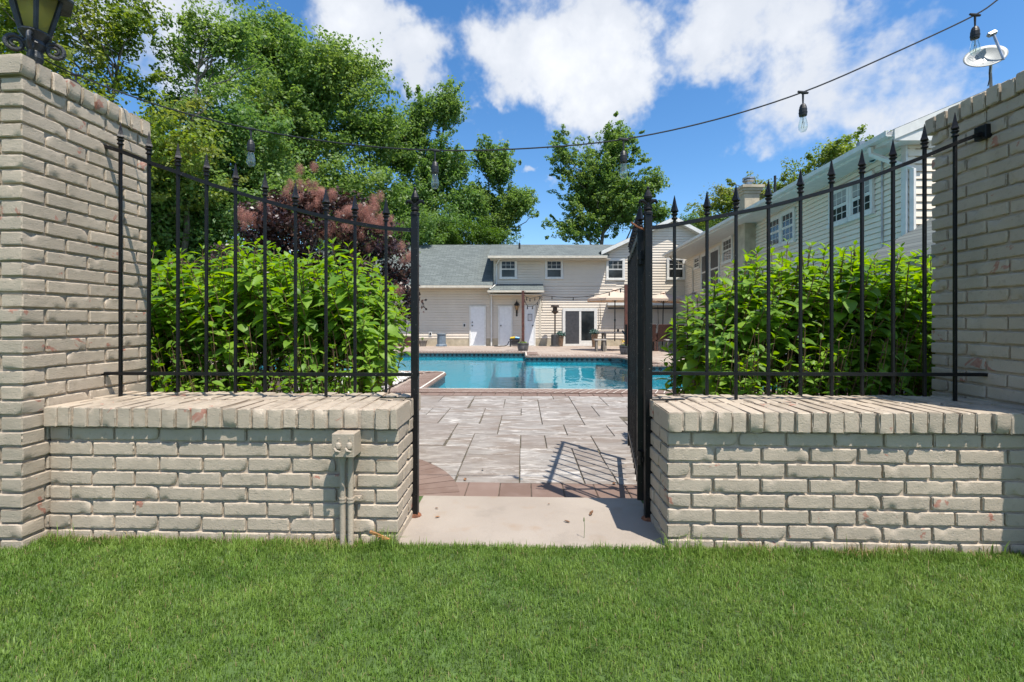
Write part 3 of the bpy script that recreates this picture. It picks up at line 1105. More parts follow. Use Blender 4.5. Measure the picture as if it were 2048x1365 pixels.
fl, post_l = fence('black iron fence panel with rail sweeping down to the right, on left wall',
                   [(186, 286), (241, 303), (298, 325), (355, 345), (412, 366), (470, 384), (530, 402), (590, 419), (650, 434), (710, 447), (772, 457), (828, 461)],
                   [241, 298, 356, 413, 471, 530, 591, 652, 710, 772], [246, 265, 288, 308, 328, 347, 367, 376, 390, 398],
                   (830, 375), (830, 1035), (180, 838), -1, (0, 7))
fr_, post_r = fence('black iron fence panel with rail sweeping up to the right, on right wall',
                    [(1298, 457), (1349, 450), (1414, 438), (1472, 427), (1537, 414), (1603, 397), (1663, 380), (1725, 361), (1786, 338), (1848, 314), (1900, 292), (1966, 266)],
                    [1349, 1414, 1472, 1537, 1601, 1663, 1724, 1786, 1849, 1910], [393, 384, 371, 361, 340, 320, 300, 280, 250, 227],
                    (1296, 373), (1296, 1040), (1300, 1973), 1, (2, 9))

# open gate leaf, hinged on the right post
gate = thing('iron_gate', 'open black iron gate leaf swung back toward the pool, seen edge on', 'gate', (0.606, 2.40, 0.07))
H = Vector((0.606, 2.405, 0))
TV = (Vector((0.800, 3.50, 0)) - H)
GL = TV.length
TV.normalize()
NV = Vector((TV.y, -TV.x, 0))
UP = Vector((0, 0, 1))
for s, w in ((0.02, 0.016), (GL - 0.02, 0.015)):
    st = MB()
    st.obox(H + TV * s, TV, NV, UP, (-w, w), (-w, w), (0.075, 1.49))
    so = st.build('stile', M_IRON, gate, bevel=0.002)
MB().obox(H, TV, NV, UP, (0.04, GL - 0.04), (-0.011, 0.011), (1.445, 1.475)).build('top_rail', M_IRON, gate, bevel=0.002)
MB().obox(H, TV, NV, UP, (0.04, GL - 0.04), (-0.011, 0.011), (0.16, 0.19)).build('bottom_rail', M_IRON, gate, bevel=0.002)
for k in range(8):
    s = 0.02 + (GL - 0.04) * (k + 1) / 9
    c = H + TV * s
    pk = MB().obox(c, TV, NV, UP, (-0.006, 0.006), (-0.006, 0.006), (0.09, 1.50)).build('picket', M_IRON, gate)
    fb = MB()
    finial(fb, (c.x, c.y, 1.50))
    fb.build('finial', M_IRON, pk)
fb = MB()
c = H + TV * 0.02
finial(fb, (c.x, c.y, 1.49))
fb.build('finial', M_IRON, gate)
for z in (1.33, 0.30):
    hb = MB()
    hb.tube([(0.606, 2.395, z - 0.035), (0.606, 2.395, z + 0.035)], 0.014, 10)
    hb.box(0.606, post_r.x + 0.01, 2.362, 2.40, z - 0.012, z + 0.012)
    hb.tube([(0.606, 2.395, z - 0.008), (0.606, 2.395, z + 0.008)], 0.019, 8)
    hb.build('hinge', M_IRON, gate)
# latch box with a leaf-shaped plate halfway up the free stile
lt = MB()
lt.obox(H + TV * (GL - 0.02), TV, NV, UP, (-0.03, 0.03), (-0.034, -0.02), (0.82, 0.98))
lt.tube([H + TV * (GL - 0.02) - NV * 0.03 + UP * 0.9, H + TV * (GL + 0.06) - NV * 0.05 + UP * 0.93], 0.007, 6)
lt.build('latch', M_IRON, gate)
# thin rusty chain hook at the post top
MB().tube([on_fence(1262, 445), on_fence(1276, 455), on_fence(1290, 460)], 0.005, 6).build('hook', M_RUST, gate)

# ------------------------------------------------------------------ electrical box and conduits
M_BOXP = mat_paint_brick('painted_metal_box', (0.425, 0.352, 0.268), chip=False)
eb = thing('electrical_box', 'cream painted outdoor outlet box with two flip covers and two conduits', 'outlet box', (-0.80, 2.0, 0))


def on_w(px, py, Y):
    return on_fence(px, py, Y)


bl, br_ = on_w(663, 868, 1.965), on_w(708, 916, 1.965)
MB().box(bl.x, br_.x, 1.965, 2.055, br_.z, bl.z).build('box', M_BOXP, eb, bevel=0.003)
for px in (677, 699):
    c = on_w(px, 893, 1.965)
    fb = MB()
    fb.lathe((c.x, 1.962, c.z - 0.016), [(0.003, 0), (0.012, 0.008), (0.0135, 0.018), (0.011, 0.028), (0.003, 0.034)], 10, sy=0.7)
    fb.tube([(c.x - 0.014, 1.955, c.z - 0.007), (c.x - 0.002, 1.945, c.z - 0.016), (c.x + 0.013, 1.950, c.z - 0.021)], [0.005, 0.006, 0.004], 8)
    fb.tube([(c.x, 1.966, c.z + 0.022), (c.x, 1.961, c.z + 0.022)], 0.004, 8)
    fb.tube([(c.x, 1.966, c.z + 0.032), (c.x, 1.961, c.z + 0.032)], 0.004, 8)
    fb.build('flip_cover', M_BOXP, eb, smooth=False)
for px, extra in ((685, True), (701, False)):
    c = on_w(px, 950, 2.02)
    cb = MB()
    cb.tube([(c.x, 2.022, br_.z - 0.001), (c.x, 2.022, -0.02)], 0.0125, 12)
    if extra:
        cb.tube([(c.x, 2.022, br_.z - 0.012), (c.x, 2.022, br_.z - 0.03)], 0.019, 12)
        cb.tube([(c.x, 2.022, br_.z - 0.03), (c.x, 2.022, br_.z - 0.042)], 0.0155, 12)
    z = on_w(px, 1000, 2.02).z
    for q in (0.006, -0.006):
        cb.tube([(c.x, 2.022, z + q + 0.004), (c.x, 2.022, z + q - 0.004)], 0.0165, 12)
    if not extra:
        cb.box(c.x + 0.01, c.x + 0.042, 2.036, 2.046, z - 0.008, z + 0.010)
        cb.tube([(c.x + 0.033, 2.04, z + 0.002), (c.x + 0.033, 2.026, z + 0.002)], 0.005, 8)
    cb.build('conduit', M_BOXP, eb)

# ------------------------------------------------------------------ lanterns on the pillars
PED = MB().box(-2.68, -2.43, 2.20, 2.46, PTOP - 0.10, PTOP + 0.012).build('lantern_base', M_MORTAR, pl)
M_LANT = plain('weathered_black_metal', (0.018, 0.022, 0.027), 0.5, var=0.5, scale=20, bump=0.3)
M_LROOF = plain('weathered_roof_metal', (0.055, 0.065, 0.075), 0.55, 0.2, var=0.5, scale=14, bump=0.4)
M_AMBER, t = material('amber_glass')
p = t.pos()
col = t.mix(t.rng(t.noise(p, 18.0, 4.0, 0.6, 1.0), 0.3, 0.7), (0.62, 0.56, 0.22), (0.85, 0.82, 0.45))
g1 = t.n('ShaderNodeBsdfTransparent', {0: t.mix(0.5, col, (0.75, 0.72, 0.35))}).outputs[0]
g3 = t.bsdf(Base_Color=(0.40, 0.37, 0.14, 1), Roughness=0.2, Normal=t.bump(t.noise(p, 30.0, 3.0), 0.5, 0.01))
g4 = t.n('ShaderNodeBsdfTranslucent', {0: c4((0.8, 0.74, 0.30))}).outputs[0]
g2 = t.n('ShaderNodeMixShader', {0: 0.65, 1: g3, 2: g4}).outputs[0]
t.out(t.n('ShaderNodeMixShader', {0: 0.5, 1: g1, 2: g2}).outputs[0])
M_BULBW = plain('frosted_bulb', (0.72, 0.68, 0.55), 0.4)


def lantern(label, x, y, zb):
    L_ = thing('pillar_lantern', label, 'lantern', (x, y, zb), group='lanterns on the brick pillars')
    a0 = R(20)
    b = MB()
    b.lathe((x, y, zb), [(0.085, 0), (0.085, 0.015), (0.035, 0.03), (0.022, 0.07), (0.022, 0.16), (0.034, 0.20), (0.030, 0.235), (0.040, 0.26), (0.046, 0.27), (0.04, 0.29), (0.066, 0.325), (0.066, 0.332)], 12)
    b.build('stem', M_LANT, L_)
    z0, z1, r0, r1 = zb + 0.332, zb + 0.555, 0.058, 0.116
    fr = MB()
    ring = lambda r, z: [Vector((x + r * math.cos(a0 + k * math.pi / 3), y + r * math.sin(a0 + k * math.pi / 3), z)) for k in range(6)]
    lo, hi = ring(r0, z0), ring(r1, z1)
    for k in range(6):
        fr.tube([lo[k], hi[k]], [0.010, 0.011], 4)
        fr.tube([lo[k], lo[(k + 1) % 6]], 0.008, 4)
        fr.tube([hi[k], hi[(k + 1) % 6]], 0.008, 4)
    fr.build('frame', M_LANT, L_)
    lo2, hi2 = ring(r0 - 0.004, z0), ring(r1 - 0.004, z1)
    for k in range(6):
        MB().add([lo2[k], lo2[(k + 1) % 6], hi2[(k + 1) % 6], hi2[k]], [(0, 1, 2, 3)]).build('glass_pane', M_AMBER, L_)
    MB().lathe((x, y, z0 + 0.02), [(0.018, 0), (0.018, 0.05), (0.030, 0.075), (0.038, 0.11), (0.028, 0.145), (0.006, 0.16)], 12).build('bulb', M_BULBW, L_, smooth=True)
    rf = MB()
    rf.lathe((x, y, z1 - 0.012), [(0.163, -0.022), (0.167, -0.012), (0.14, 0.026), (0.09, 0.075), (0.055, 0.12), (0.05, 0.16), (0.062, 0.17), (0.03, 0.20), (0.012, 0.24), (0.003, 0.27)], 6, a0)
    rf.lathe((x, y, z1 - 0.03), [(0.115, 0.0), (0.158, -0.004), (0.160, 0.004), (0.115, 0.01)], 6, a0)
    rf.build('roof', M_LROOF, L_)
    # four scrolls around the neck
    for k in range(4):
        a = a0 + R(15) + k * math.pi / 2
        pts, rad = [], []
        for q in range(26):
            f = q / 25
            th = math.pi * 0.5 + f * math.pi * 3.0
            rr = 0.042 * (1 - 0.72 * f)
            px_, pz_ = 0.074 + rr * math.cos(-th + math.pi * 0.5 + math.pi * 0.5), 0.258 + rr * math.sin(-th + math.pi)
            pts.append((x + px_ * math.cos(a), y + px_ * math.sin(a), zb + pz_))
            rad.append(0.0095 * (1 - 0.35 * f))
        pts.insert(0, (x + 0.05 * math.cos(a), y + 0.05 * math.sin(a), zb + 0.29))
        rad.insert(0, 0.008)
        pts.insert(0, (x + 0.035 * math.cos(a), y + 0.035 * math.sin(a), zb + 0.262))
        rad.insert(0, 0.008)
        MB().tube(pts, rad, 8, flat=1.2).build('scroll', M_LANT, L_)
    return L_


lantern('dark six-sided lantern with amber glass on the sunlit left pillar', -2.555, 2.33, PTOP + 0.012)
lantern('dark lantern on the shaded right pillar, only its roof edge showing', 2.60, 2.22, PTOP - 0.03)
M_CABLE = plain('black_cable', (0.012, 0.012, 0.013), 0.5)
cb = MB()
cb.tube(spline([(-2.36, 2.22, PTOP + 0.0), (-2.30, 2.22, PTOP + 0.045), (-2.24, 2.23, PTOP + 0.038), (-2.20, 2.24, PTOP - 0.005)], 12), 0.005, 6)
tag(cb.build('power_cord', M_CABLE), 'short black cord looped over the top of the sunlit left pillar', 'cord', 'cords on the pillar tops')
cb = MB()
cb.tube(spline([(2.29, 1.98, PTOP - 0.034), (2.34, 2.0, PTOP + 0.016), (2.43, 2.05, PTOP + 0.02), (2.52, 2.1, PTOP - 0.025)], 12), 0.005, 6)
tag(cb.build('power_cord', M_CABLE), 'short black cord arching over the top of the shaded right pillar', 'cord', 'cords on the pillar tops')

# ------------------------------------------------------------------ string lights between the pillars
SY = 2.42
M_GLASS, t = material('clear_bulb_glass')
tp = t.n('ShaderNodeBsdfTransparent', {0: c4((0.86, 0.93, 0.93))}).outputs[0]
gl = t.n('ShaderNodeBsdfGlossy', {0: c4((1, 1, 1)), 'Roughness': 0.03}).outputs[0]
lw = t.n('ShaderNodeLayerWeight', {0: 0.22}).outputs['Facing']
t.out(t.n('ShaderNodeMixShader', {0: t.math('ADD', t.math('MULTIPLY', lw, 0.5), 0.08), 1: tp, 2: gl}).outputs[0])
M_FIL = plain('filament', (0.45, 0.36, 0.2), 0.4, 0.6)
M_SOCK = plain('black_rubber_socket', (0.014, 0.014, 0.015), 0.45)
sl = thing('string_lights', 'black string of clear bulbs hung from pillar to pillar above the gate', 'string lights', (0, SY, 1.9))
cable_px = [(20, 88), (75, 112), (152, 150), (320, 212), (502, 258), (690, 288), (870, 301), (1060, 297), (1247, 279), (1430, 240), (1605, 185), (1780, 110), (1947, 32), (2010, -10), (2120, -75)]
pts = spline([on_fence(x, y, SY) for x, y in cable_px], 90)
MB().tube(pts, 0.0038, 6).build('cable', M_CABLE, sl)
proto = None
for k, (px, py) in enumerate([(502, 258), (152, 150), (870, 301), (1247, 279), (1606, 185), (1950, 30)]):
    c = on_fence(px, py, SY)
    if proto is None:
        so = MB()
        so.tube([c + Vector((-0.026, 0, 0.004)), c + Vector((0, 0, -0.002)), c + Vector((0.026, 0, -0.004))], [0.005, 0.0085, 0.005], 8)
        so.tube([c + Vector((0, 0, 0)), c + Vector((0, 0, -0.060))], [0.0055, 0.0038], 8)
        so.lathe((c.x, c.y, c.z - 0.122), [(0.0175, 0), (0.0185, 0.006), (0.0185, 0.036), (0.016, 0.044), (0.0165, 0.046), (0.012, 0.058), (0.005, 0.064)], 14)
        so.lathe((c.x, c.y, c.z - 0.108), [(0.0197, 0), (0.0197, 0.006)], 14)
        proto = so.build('bulb_socket', M_SOCK, sl)
        gb = MB()
        gb.lathe((c.x, c.y, c.z - 0.205), [(0.002, 0), (0.012, 0.004), (0.019, 0.014), (0.0215, 0.028), (0.020, 0.045), (0.015, 0.068), (0.0135, 0.083)], 18)
        gb.build('bulb', M_GLASS, proto, smooth=True)
        fb = MB()
        fb.tube([(c.x, c.y, c.z - 0.122), (c.x, c.y, c.z - 0.160)], 0.0022, 6)
        fb.tube([(c.x - 0.009, c.y, c.z - 0.185), (c.x - 0.003, c.y, c.z - 0.150), (c.x + 0.003, c.y, c.z - 0.185), (c.x + 0.009, c.y, c.z - 0.152)], 0.0012, 4)
        fb.build('filament', M_FIL, proto)
        c0 = c
    else:
        copy_tree(proto, sl, loc=c - c0, rz=0)
# ------------------------------------------------------------------ the house (built in its own frame: u to the right, w away, root turned by YAW)
HW = 22.6


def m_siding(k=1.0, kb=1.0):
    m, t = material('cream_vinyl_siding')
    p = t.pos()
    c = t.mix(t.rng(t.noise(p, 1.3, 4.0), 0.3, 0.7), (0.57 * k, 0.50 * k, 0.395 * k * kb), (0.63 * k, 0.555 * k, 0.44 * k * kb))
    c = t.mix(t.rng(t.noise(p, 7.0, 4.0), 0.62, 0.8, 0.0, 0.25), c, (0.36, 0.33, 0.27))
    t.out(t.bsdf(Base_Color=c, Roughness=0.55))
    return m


def m_shingle():
    m, t = material('grey_green_shingles')
    tc = t.n('ShaderNodeTexCoord').outputs['Object']
    s3 = t.n('ShaderNodeSeparateXYZ', {0: tc})
    q = t.n('ShaderNodeCombineXYZ', {0: s3.outputs[0], 1: t.math('MULTIPLY', s3.outputs[2], 2.1), 2: 0.0}).outputs[0]
    br = t.n('ShaderNodeTexBrick', {'Vector': q, 'Color1': c4((0.070, 0.083, 0.082)), 'Color2': c4((0.135, 0.155, 0.150)), 'Mortar': c4((0.045, 0.055, 0.057)),
                                   'Scale': 1.0, 'Mortar Size': 0.016, 'Mortar Smooth': 0.3, 'Bias': -0.1, 'Brick Width': 0.32, 'Row Height': 0.145})
    c = t.mix(t.rng(t.noise(q, 14.0, 4.0), 0.3, 0.7, 0.0, 0.45), br.outputs[0], (0.17, 0.192, 0.183))
    t.out(t.bsdf(Base_Color=c, Roughness=0.9, Normal=t.bump(br.outputs[1], -0.4, 0.02)))
    return m


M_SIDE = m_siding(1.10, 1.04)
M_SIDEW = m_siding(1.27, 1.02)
M_SHING = m_shingle()
M_TRIM = plain('white_trim', (0.66, 0.65, 0.61), 0.45, var=0.06)
M_CREAM = plain('cream_trim', (0.55, 0.50, 0.41), 0.5, var=0.08)
M_FOUND = plain('tan_stucco', (0.43, 0.37, 0.27), 0.85, var=0.15, scale=4, bump=0.2)
M_DOOR = plain('white_door', (0.72, 0.73, 0.74), 0.4, var=0.04)
M_BLACK = plain('black_metal', (0.015, 0.015, 0.016), 0.4)
M_GALV = plain('galvanised_metal', (0.42, 0.43, 0.44), 0.35, 0.7, var=0.2)
M_PANE, t = material('dark_window_glass')
p = t.pos()
t.out(t.bsdf(Base_Color=t.mix(t.rng(t.noise(p, 1.2, 3.0), 0.4, 0.65), (0.012, 0.015, 0.017), (0.05, 0.058, 0.06)), Roughness=0.07, Specular_IOR_Level=0.35))
M_SCREEN = plain('insect_screen', (0.045, 0.047, 0.052), 0.6, var=0.2)
M_BLIND = plain('drawn_blind', (0.30, 0.31, 0.30), 0.6, var=0.1)


def HU(px, w=HW):
    return (px - CX) * w / F_PX


def HZ(py, w=HW):
    return 1.0 + (HZ_PX - py) * w / F_PX


GZ = -0.20
house = thing('house', 'cream clapboard house with grey shingle roofs beyond the pool, wing on right', 'house', (*uw(0, HW), GZ), rz=YAW)
ORIGIN[house.name] = Vector((0, HW, GZ))


def siding(parent, a, b, z0, z1, side, pitch=0.127, lo=None, hi=None, lap=0.026, mat=None):
    """clapboards on the wall from a to b (u, w); lo(s), hi(s) clip by height: hi_range(z) gives the s interval"""
    a, b = Vector((*a, 0)), Vector((*b, 0))
    L = (b - a).length
    tv = (b - a) / L
    nv = Vector((tv.y, -tv.x, 0)) * side
    mb = MB()
    z = z0
    while z < z1 - 0.01:
        zt = min(z + pitch, z1)
        s0, s1 = (0, L)
        if hi:
            s0, s1 = hi((z + zt) / 2)
            if s1 - s0 < 0.05:
                z = zt
                continue
        P = [a + tv * s0, a + tv * s1]
        zm = max(z + 0.02, zt - 0.015)
        low = [p_ + nv * lap for p_ in P]
        mid = [p_ + nv * 0.006 for p_ in P]
        rec = [p_ - nv * 0.014 for p_ in P]
        v = [(low[0].x, low[0].y, z), (low[1].x, low[1].y, z), (mid[1].x, mid[1].y, zm), (mid[0].x, mid[0].y, zm), (rec[1].x, rec[1].y, zm), (rec[0].x, rec[0].y, zm),
             (rec[1].x, rec[1].y, zt), (rec[0].x, rec[0].y, zt), (rec[0].x, rec[0].y, z), (rec[1].x, rec[1].y, z)]
        mb.add(v, [(0, 1, 2, 3), (3, 2, 4, 5), (5, 4, 6, 7), (8, 9, 1, 0)])
        z = zt
    # solid backing
    if not hi:
        q = [a - nv * 0.016, b - nv * 0.016, b - nv * 0.12, a - nv * 0.12]
        mb.prism([(v.x, v.y) for v in q], z0, z1)
    return mb.build('siding', mat or M_SIDE, parent)


def window(parent, a, tv, nv, s0, s1, z0, z1, cols=3, rows=2, both=True, pane=None, casing=0.085, blind=False):
    a, tv, nv = Vector((*a, 0)), Vector((*tv, 0)).normalized(), Vector((*nv, 0)).normalized()
    U = Vector((0, 0, 1))
    f = MB()
    c = casing
    f.obox(a, tv, nv, U, (s0, s0 + c), (0.0, 0.045), (z0, z1))
    f.obox(a, tv, nv, U, (s1 - c, s1), (0.0, 0.045), (z0, z1))
    f.obox(a, tv, nv, U, (s0 + c, s1 - c), (0.0, 0.045), (z1 - c, z1))
    f.obox(a, tv, nv, U, (s0 - 0.02, s1 + 0.02), (0.0, 0.065), (z0 - 0.03, z0 + 0.06))
    w = f.build('window', M_TRIM, parent)
    i0, i1, j0, j1 = s0 + c, s1 - c, z0 + 0.06, z1 - c
    jm = (j0 + j1) / 2
    g = MB().obox(a, tv, nv, U, (i0, i1), (0.002, 0.018), (j0, j1))
    g.build('pane', pane or M_PANE, w)
    if blind:
        MB().obox(a, tv, nv, U, (i0 + 0.03, i1 - 0.03), (0.019, 0.021), (jm + 0.05, j1 - 0.03)).build('blind', M_BLIND, w)
    m = MB()
    e = 0.03
    for (k0, k1, d) in ((j0, jm, 0.026), (jm, j1, 0.034)):
        m.obox(a, tv, nv, U, (i0, i0 + e), (0.018, d), (k0, k1))
        m.obox(a, tv, nv, U, (i1 - e, i1), (0.018, d), (k0, k1))
        m.obox(a, tv, nv, U, (i0 + e, i1 - e), (0.018, d), (k0, k0 + e))
        m.obox(a, tv, nv, U, (i0 + e, i1 - e), (0.018, d), (k1 - e, k1))
        if both or k1 == j1:
            for q in range(1, cols):
                x = i0 + (i1 - i0) * q / cols
                m.obox(a, tv, nv, U, (x - 0.007, x + 0.007), (0.018, 0.024), (k0 + e, k1 - e))
            for q in range(1, rows):
                z = k0 + (k1 - k0) * q / rows
                m.obox(a, tv, nv, U, (i0 + e, i1 - e), (0.018, 0.0225), (z - 0.007, z + 0.007))
    m.build('sash', M_TRIM, w)
    return w


def roof_slab(parent, p0, p1, p2, p3, th=0.07, name='roof', mat=None):
    """slab whose top is the quad p0..p3"""
    P = [Vector(p) for p in (p0, p1, p2, p3)]
    n_ = (P[1] - P[0]).cross(P[3] - P[0]).normalized()
    if n_.z < 0:
        P.reverse()
        n_ = -n_
    v = P + [q - n_ * th for q in P]
    return MB().add(v, [(0, 1, 2, 3), (7, 6, 5, 4), (0, 4, 5, 1), (1, 5, 6, 2), (2, 6, 7, 3), (3, 7, 4, 0)]).build(name, mat or M_SHING, parent)


def gutter(parent, a, b, z, side, w_=0.11, h=0.12, mat=None):
    a, b = Vector((*a, 0)), Vector((*b, 0))
    tv = (b - a).normalized()
    nv = Vector((tv.y, -tv.x, 0)) * side
    L = (b - a).length
    U = Vector((0, 0, 1))
    m = MB()
    m.obox(a, tv, nv, U, (0, L), (0.0, 0.02), (z - h, z))
    m.obox(a, tv, nv, U, (0, L), (0.02, w_), (z - h, z - h + 0.02))
    m.obox(a, tv, nv, U, (0, L), (w_, w_ + 0.015), (z - h * 0.9, z))
    return m.build('gutter', mat or M_CREAM, parent)


def downspout(parent, pts, r=0.036, mat=None):
    return MB().tube(pts, r, 4).build('downspout', mat or M_TRIM, parent)


UL = -10.4
# garage wing
GU = HU(986)
siding(house, (UL, HW), (HU(1078), HW), 0.19, 2.95, 1)
MB().box(UL, HU(1372), HW - 0.012, HW + 0.2, GZ - 0.15, 0.19).build('foundation', M_FOUND, house)
ge_w = HW - 0.68
ge_z = 2.74
roof_slab(house, (UL - 0.3, ge_w, ge_z), (GU - 0.0, ge_w, ge_z), (GU - 0.0, 26.6, 5.43), (UL - 0.3, 26.6, 5.43))
MB().box(UL, GU, ge_w + 0.02, HW - 0.02, 2.60, 2.63).build('soffit', M_CREAM, house)
gutter(house, (UL - 0.3, ge_w), (GU - 0.03, ge_w), 2.72, 1)
# upper storey over the porch and its roof
UU0, UU1 = HU(988), HU(1216)
siding(house, (UU0, HW - 0.01), (UU1 + 0.4, HW - 0.01), 2.80, 4.10, 1)
MB().box(UU0 - 0.02, UU0 + 0.09, HW - 0.045, HW + 3.2, 2.72, 4.12).build('corner_board', M_CREAM, house)
ue_w, ue_z = HW - 0.62, HZ(512, HW - 0.62)
roof_slab(house, (HU(976, ue_w), ue_w, ue_z), (HU(1214, ue_w), ue_w, ue_z), (6.6, 26.6, 5.45), (HU(976, ue_w), 26.6, 5.45))
MB().box(HU(980, ue_w), UU1, ue_w + 0.02, HW - 0.03, ue_z - 0.16, ue_z - 0.13).build('soffit', M_CREAM, house)
gutter(house, (HU(976, ue_w), ue_w), (HU(1214, ue_w), ue_w), ue_z - 0.01, 1)
# back slope so that the roofs are not open behind
roof_slab(house, (UL - 0.3, 26.6, 5.43), (6.6, 26.6, 5.44), (6.6, 31, 2.9), (UL - 0.3, 31, 2.9))
# porch roof above two doors
pe_w = HW - 0.85
roof_slab(house, (HU(976, pe_w), pe_w, HZ(581, pe_w)), (HU(1088, pe_w), pe_w, HZ(581, pe_w)), (HU(1086), HW + 0.0, HZ(568)), (HU(986), HW + 0.0, HZ(568)), 0.06)
gutter(house, (HU(975, pe_w), pe_w), (HU(1088, pe_w), pe_w), HZ(581, pe_w) - 0.01, 1, h=0.10)
MB().box(HU(980), HU(1084), pe_w + 0.02, HW - 0.02, HZ(592), HZ(592) + 0.03).build('soffit', M_CREAM, house)
# main two storey wall and gable
MU0, MU1 = HU(1080), HU(1380)
siding(house, (MU0, HW), (MU1, HW), 0.19, 4.00, 1)
MB().box(MU0 - 0.05, MU0 + 0.05, HW - 0.03, HW, 0.19, 2.8).build('corner_board', M_CREAM, house)
PK_U, PK_Z = HU(1345), HZ(441)


def gab(z):
    k = (PK_Z - z) / 0.47
    u0, u1 = PK_U - k, PK_U + k / 1.15
    base = HU(1206)
    return max(0, u0 - base), min(u1, 10.4) - base


siding(house, (HU(1206), HW - 0.012), (10.4, HW - 0.012), 3.9, PK_Z, 1, hi=gab)
gw = HW - 0.32
for (du, dz) in ((-3.55, -3.55 * 0.47), (2.4, -2.4 * 0.54)):
    a, b = Vector((PK_U, gw, PK_Z + 0.13)), Vector((PK_U + du, gw, PK_Z + 0.13 + dz))
    roof_slab(house, a, b, b + Vector((0, 9, 0)), a + Vector((0, 9, 0)), 0.06)
    d = (b - a)
    up = Vector((0, 0, 1))
    bd = MB()
    v = []
    for y in (gw - 0.03, gw + 0.01):
        for p_ in (a, b):
            v += [(p_.x, y, p_.z - 0.015), (p_.x, y, p_.z - 0.20)]
    bd.add(v, [(0, 1, 3, 2), (4, 6, 7, 5), (0, 2, 6, 4), (1, 5, 7, 3)])
    bd.build('rake_board', M_TRIM, house)
    sf = MB().add([(a.x, gw, a.z - 0.19), (b.x, gw, b.z - 0.19), (b.x, HW, b.z - 0.19), (a.x, HW, a.z - 0.19)], [(0, 1, 2, 3)])
    sf.build('soffit', M_TRIM, house)
# upper windows
for a_, b_, y0, y1 in ((999, 1034, 519, 558), (1090, 1126, 519, 558), (1212, 1249, 518, 560), (1333, 1369, 517, 559)):
    window(house, (0, HW - 0.030), (1, 0), (0, -1), HU(a_), HU(b_), HZ(y1), HZ(y0), 3, 2, both=False)
# doors


def door(px0, px1, py0, panels, knob, deadbolt=False, sign=False, label=None):
    u0, u1, z0, z1 = HU(px0), HU(px1), GZ + 0.06, HZ(py0)
    f = MB()
    f.box(u0, u0 + 0.07, HW - 0.065, HW, GZ, z1).box(u1 - 0.07, u1, HW - 0.065, HW, GZ, z1).box(u0 + 0.07, u1 - 0.07, HW - 0.065, HW, z1 - 0.07, z1).box(u0, u1, HW - 0.10, HW - 0.065, GZ, GZ + 0.05)
    d = MB().box(u0 + 0.07, u1 - 0.07, HW - 0.045, HW - 0.005, z0, z1 - 0.07).build('door', M_DOOR, house)
    if label:
        d['label'] = label
    f.build('door_frame', M_TRIM, d)
    if panels:
        pb_ = MB()
        iw = (u1 - u0 - 0.14)
        for r0, r1 in ((0.08, 0.38), (0.44, 0.80), (0.85, 0.95)):
            for c0, c1_ in ((0.12, 0.46), (0.54, 0.88)):
                zz = z1 - 0.07 - z0
                x0, x1 = u0 + 0.07 + iw * c0, u0 + 0.07 + iw * c1_
                pb_.box(x0, x1, HW - 0.052, HW - 0.045, z0 + zz * r0, z0 + zz * r1)
        pb_.build('door_panel', M_DOOR, d, bevel=0.004)
    k = MB()
    kx = u0 + 0.14 if knob < 0 else u1 - 0.14
    k.tube([(kx, HW - 0.045, z0 + 0.95), (kx, HW - 0.10, z0 + 0.95)], 0.032, 10)
    if deadbolt:
        k.tube([(kx, HW - 0.045, z0 + 1.12), (kx, HW - 0.075, z0 + 1.12)], 0.03, 10)
    k.build('knob', M_BLACK, d)
    if sign:
        MB().box((u0 + u1) / 2 - 0.09, (u0 + u1) / 2 + 0.13, HW - 0.075, HW - 0.045, z0 + 1.18, z0 + 1.52).build('notice', plain('grey_notice', (0.30, 0.28, 0.28), 0.5, var=0.3, scale=12), d)
        MB().box((u0 + u1) / 2 - 0.06, (u0 + u1) / 2 + 0.10, HW - 0.080, HW - 0.075, z0 + 1.22, z0 + 1.48).build('notice_paper', plain('pale_paper', (0.55, 0.56, 0.57), 0.6), d)


door(939, 972, 612, False, -1, True, label='plain white door with two black locks')
door(996, 1025, 612, True, -1, label='white panelled door')
door(1047, 1071, 611, True, 1, sign=True, label='white door with a framed notice')
# sliding glass door
u0, u1, z0, z1 = HU(1125), HU(1194), GZ + 0.02, HZ(617)
f = MB()
f.box(u0, u0 + 0.13, HW - 0.075, HW, z0, z1).box(u1 - 0.15, u1, HW - 0.075, HW, z0, z1).box(u0 + 0.13, u1 - 0.15, HW - 0.075, HW, z1 - 0.14, z1).box(u0 + 0.13, u1 - 0.15, HW - 0.075, HW, z0, z0 + 0.10)
sd = f.build('sliding_door', M_TRIM, house)
um = HU(1160)
MB().box(um - 0.05, um + 0.05, HW - 0.068, HW - 0.001, z0 + 0.10, z1 - 0.14).box(um + 0.05, u1 - 0.15, HW - 0.062, HW - 0.001, z0 + 0.10, z0 + 0.26).build('door_stile', M_TRIM, sd)
MB().box(u0 + 0.13, um - 0.05, HW - 0.056, HW - 0.03, z0 + 0.10, z1 - 0.14).build('screen_panel', M_SCREEN, sd)
MB().box(um + 0.05, u1 - 0.15, HW - 0.050, HW - 0.03, z0 + 0.26, z1 - 0.14).build('glass_panel', M_PANE, sd)
# downspouts
du = HU(983)
downspout(house, [(HU(1000, HW - .5), HW - 0.55, ue_z - 0.12), (HU(993), HW - 0.07, ue_z - 0.35), (HU(993), HW - 0.07, 2.86), (HU(980, pe_w), pe_w - 0.02, 2.55)])
downspout(house, [(du, ge_w - 0.02, 2.60), (du, ge_w + 0.05, 2.45), (du, HW - 0.08, 2.30), (du, HW - 0.08, GZ + 0.02)], 0.05)
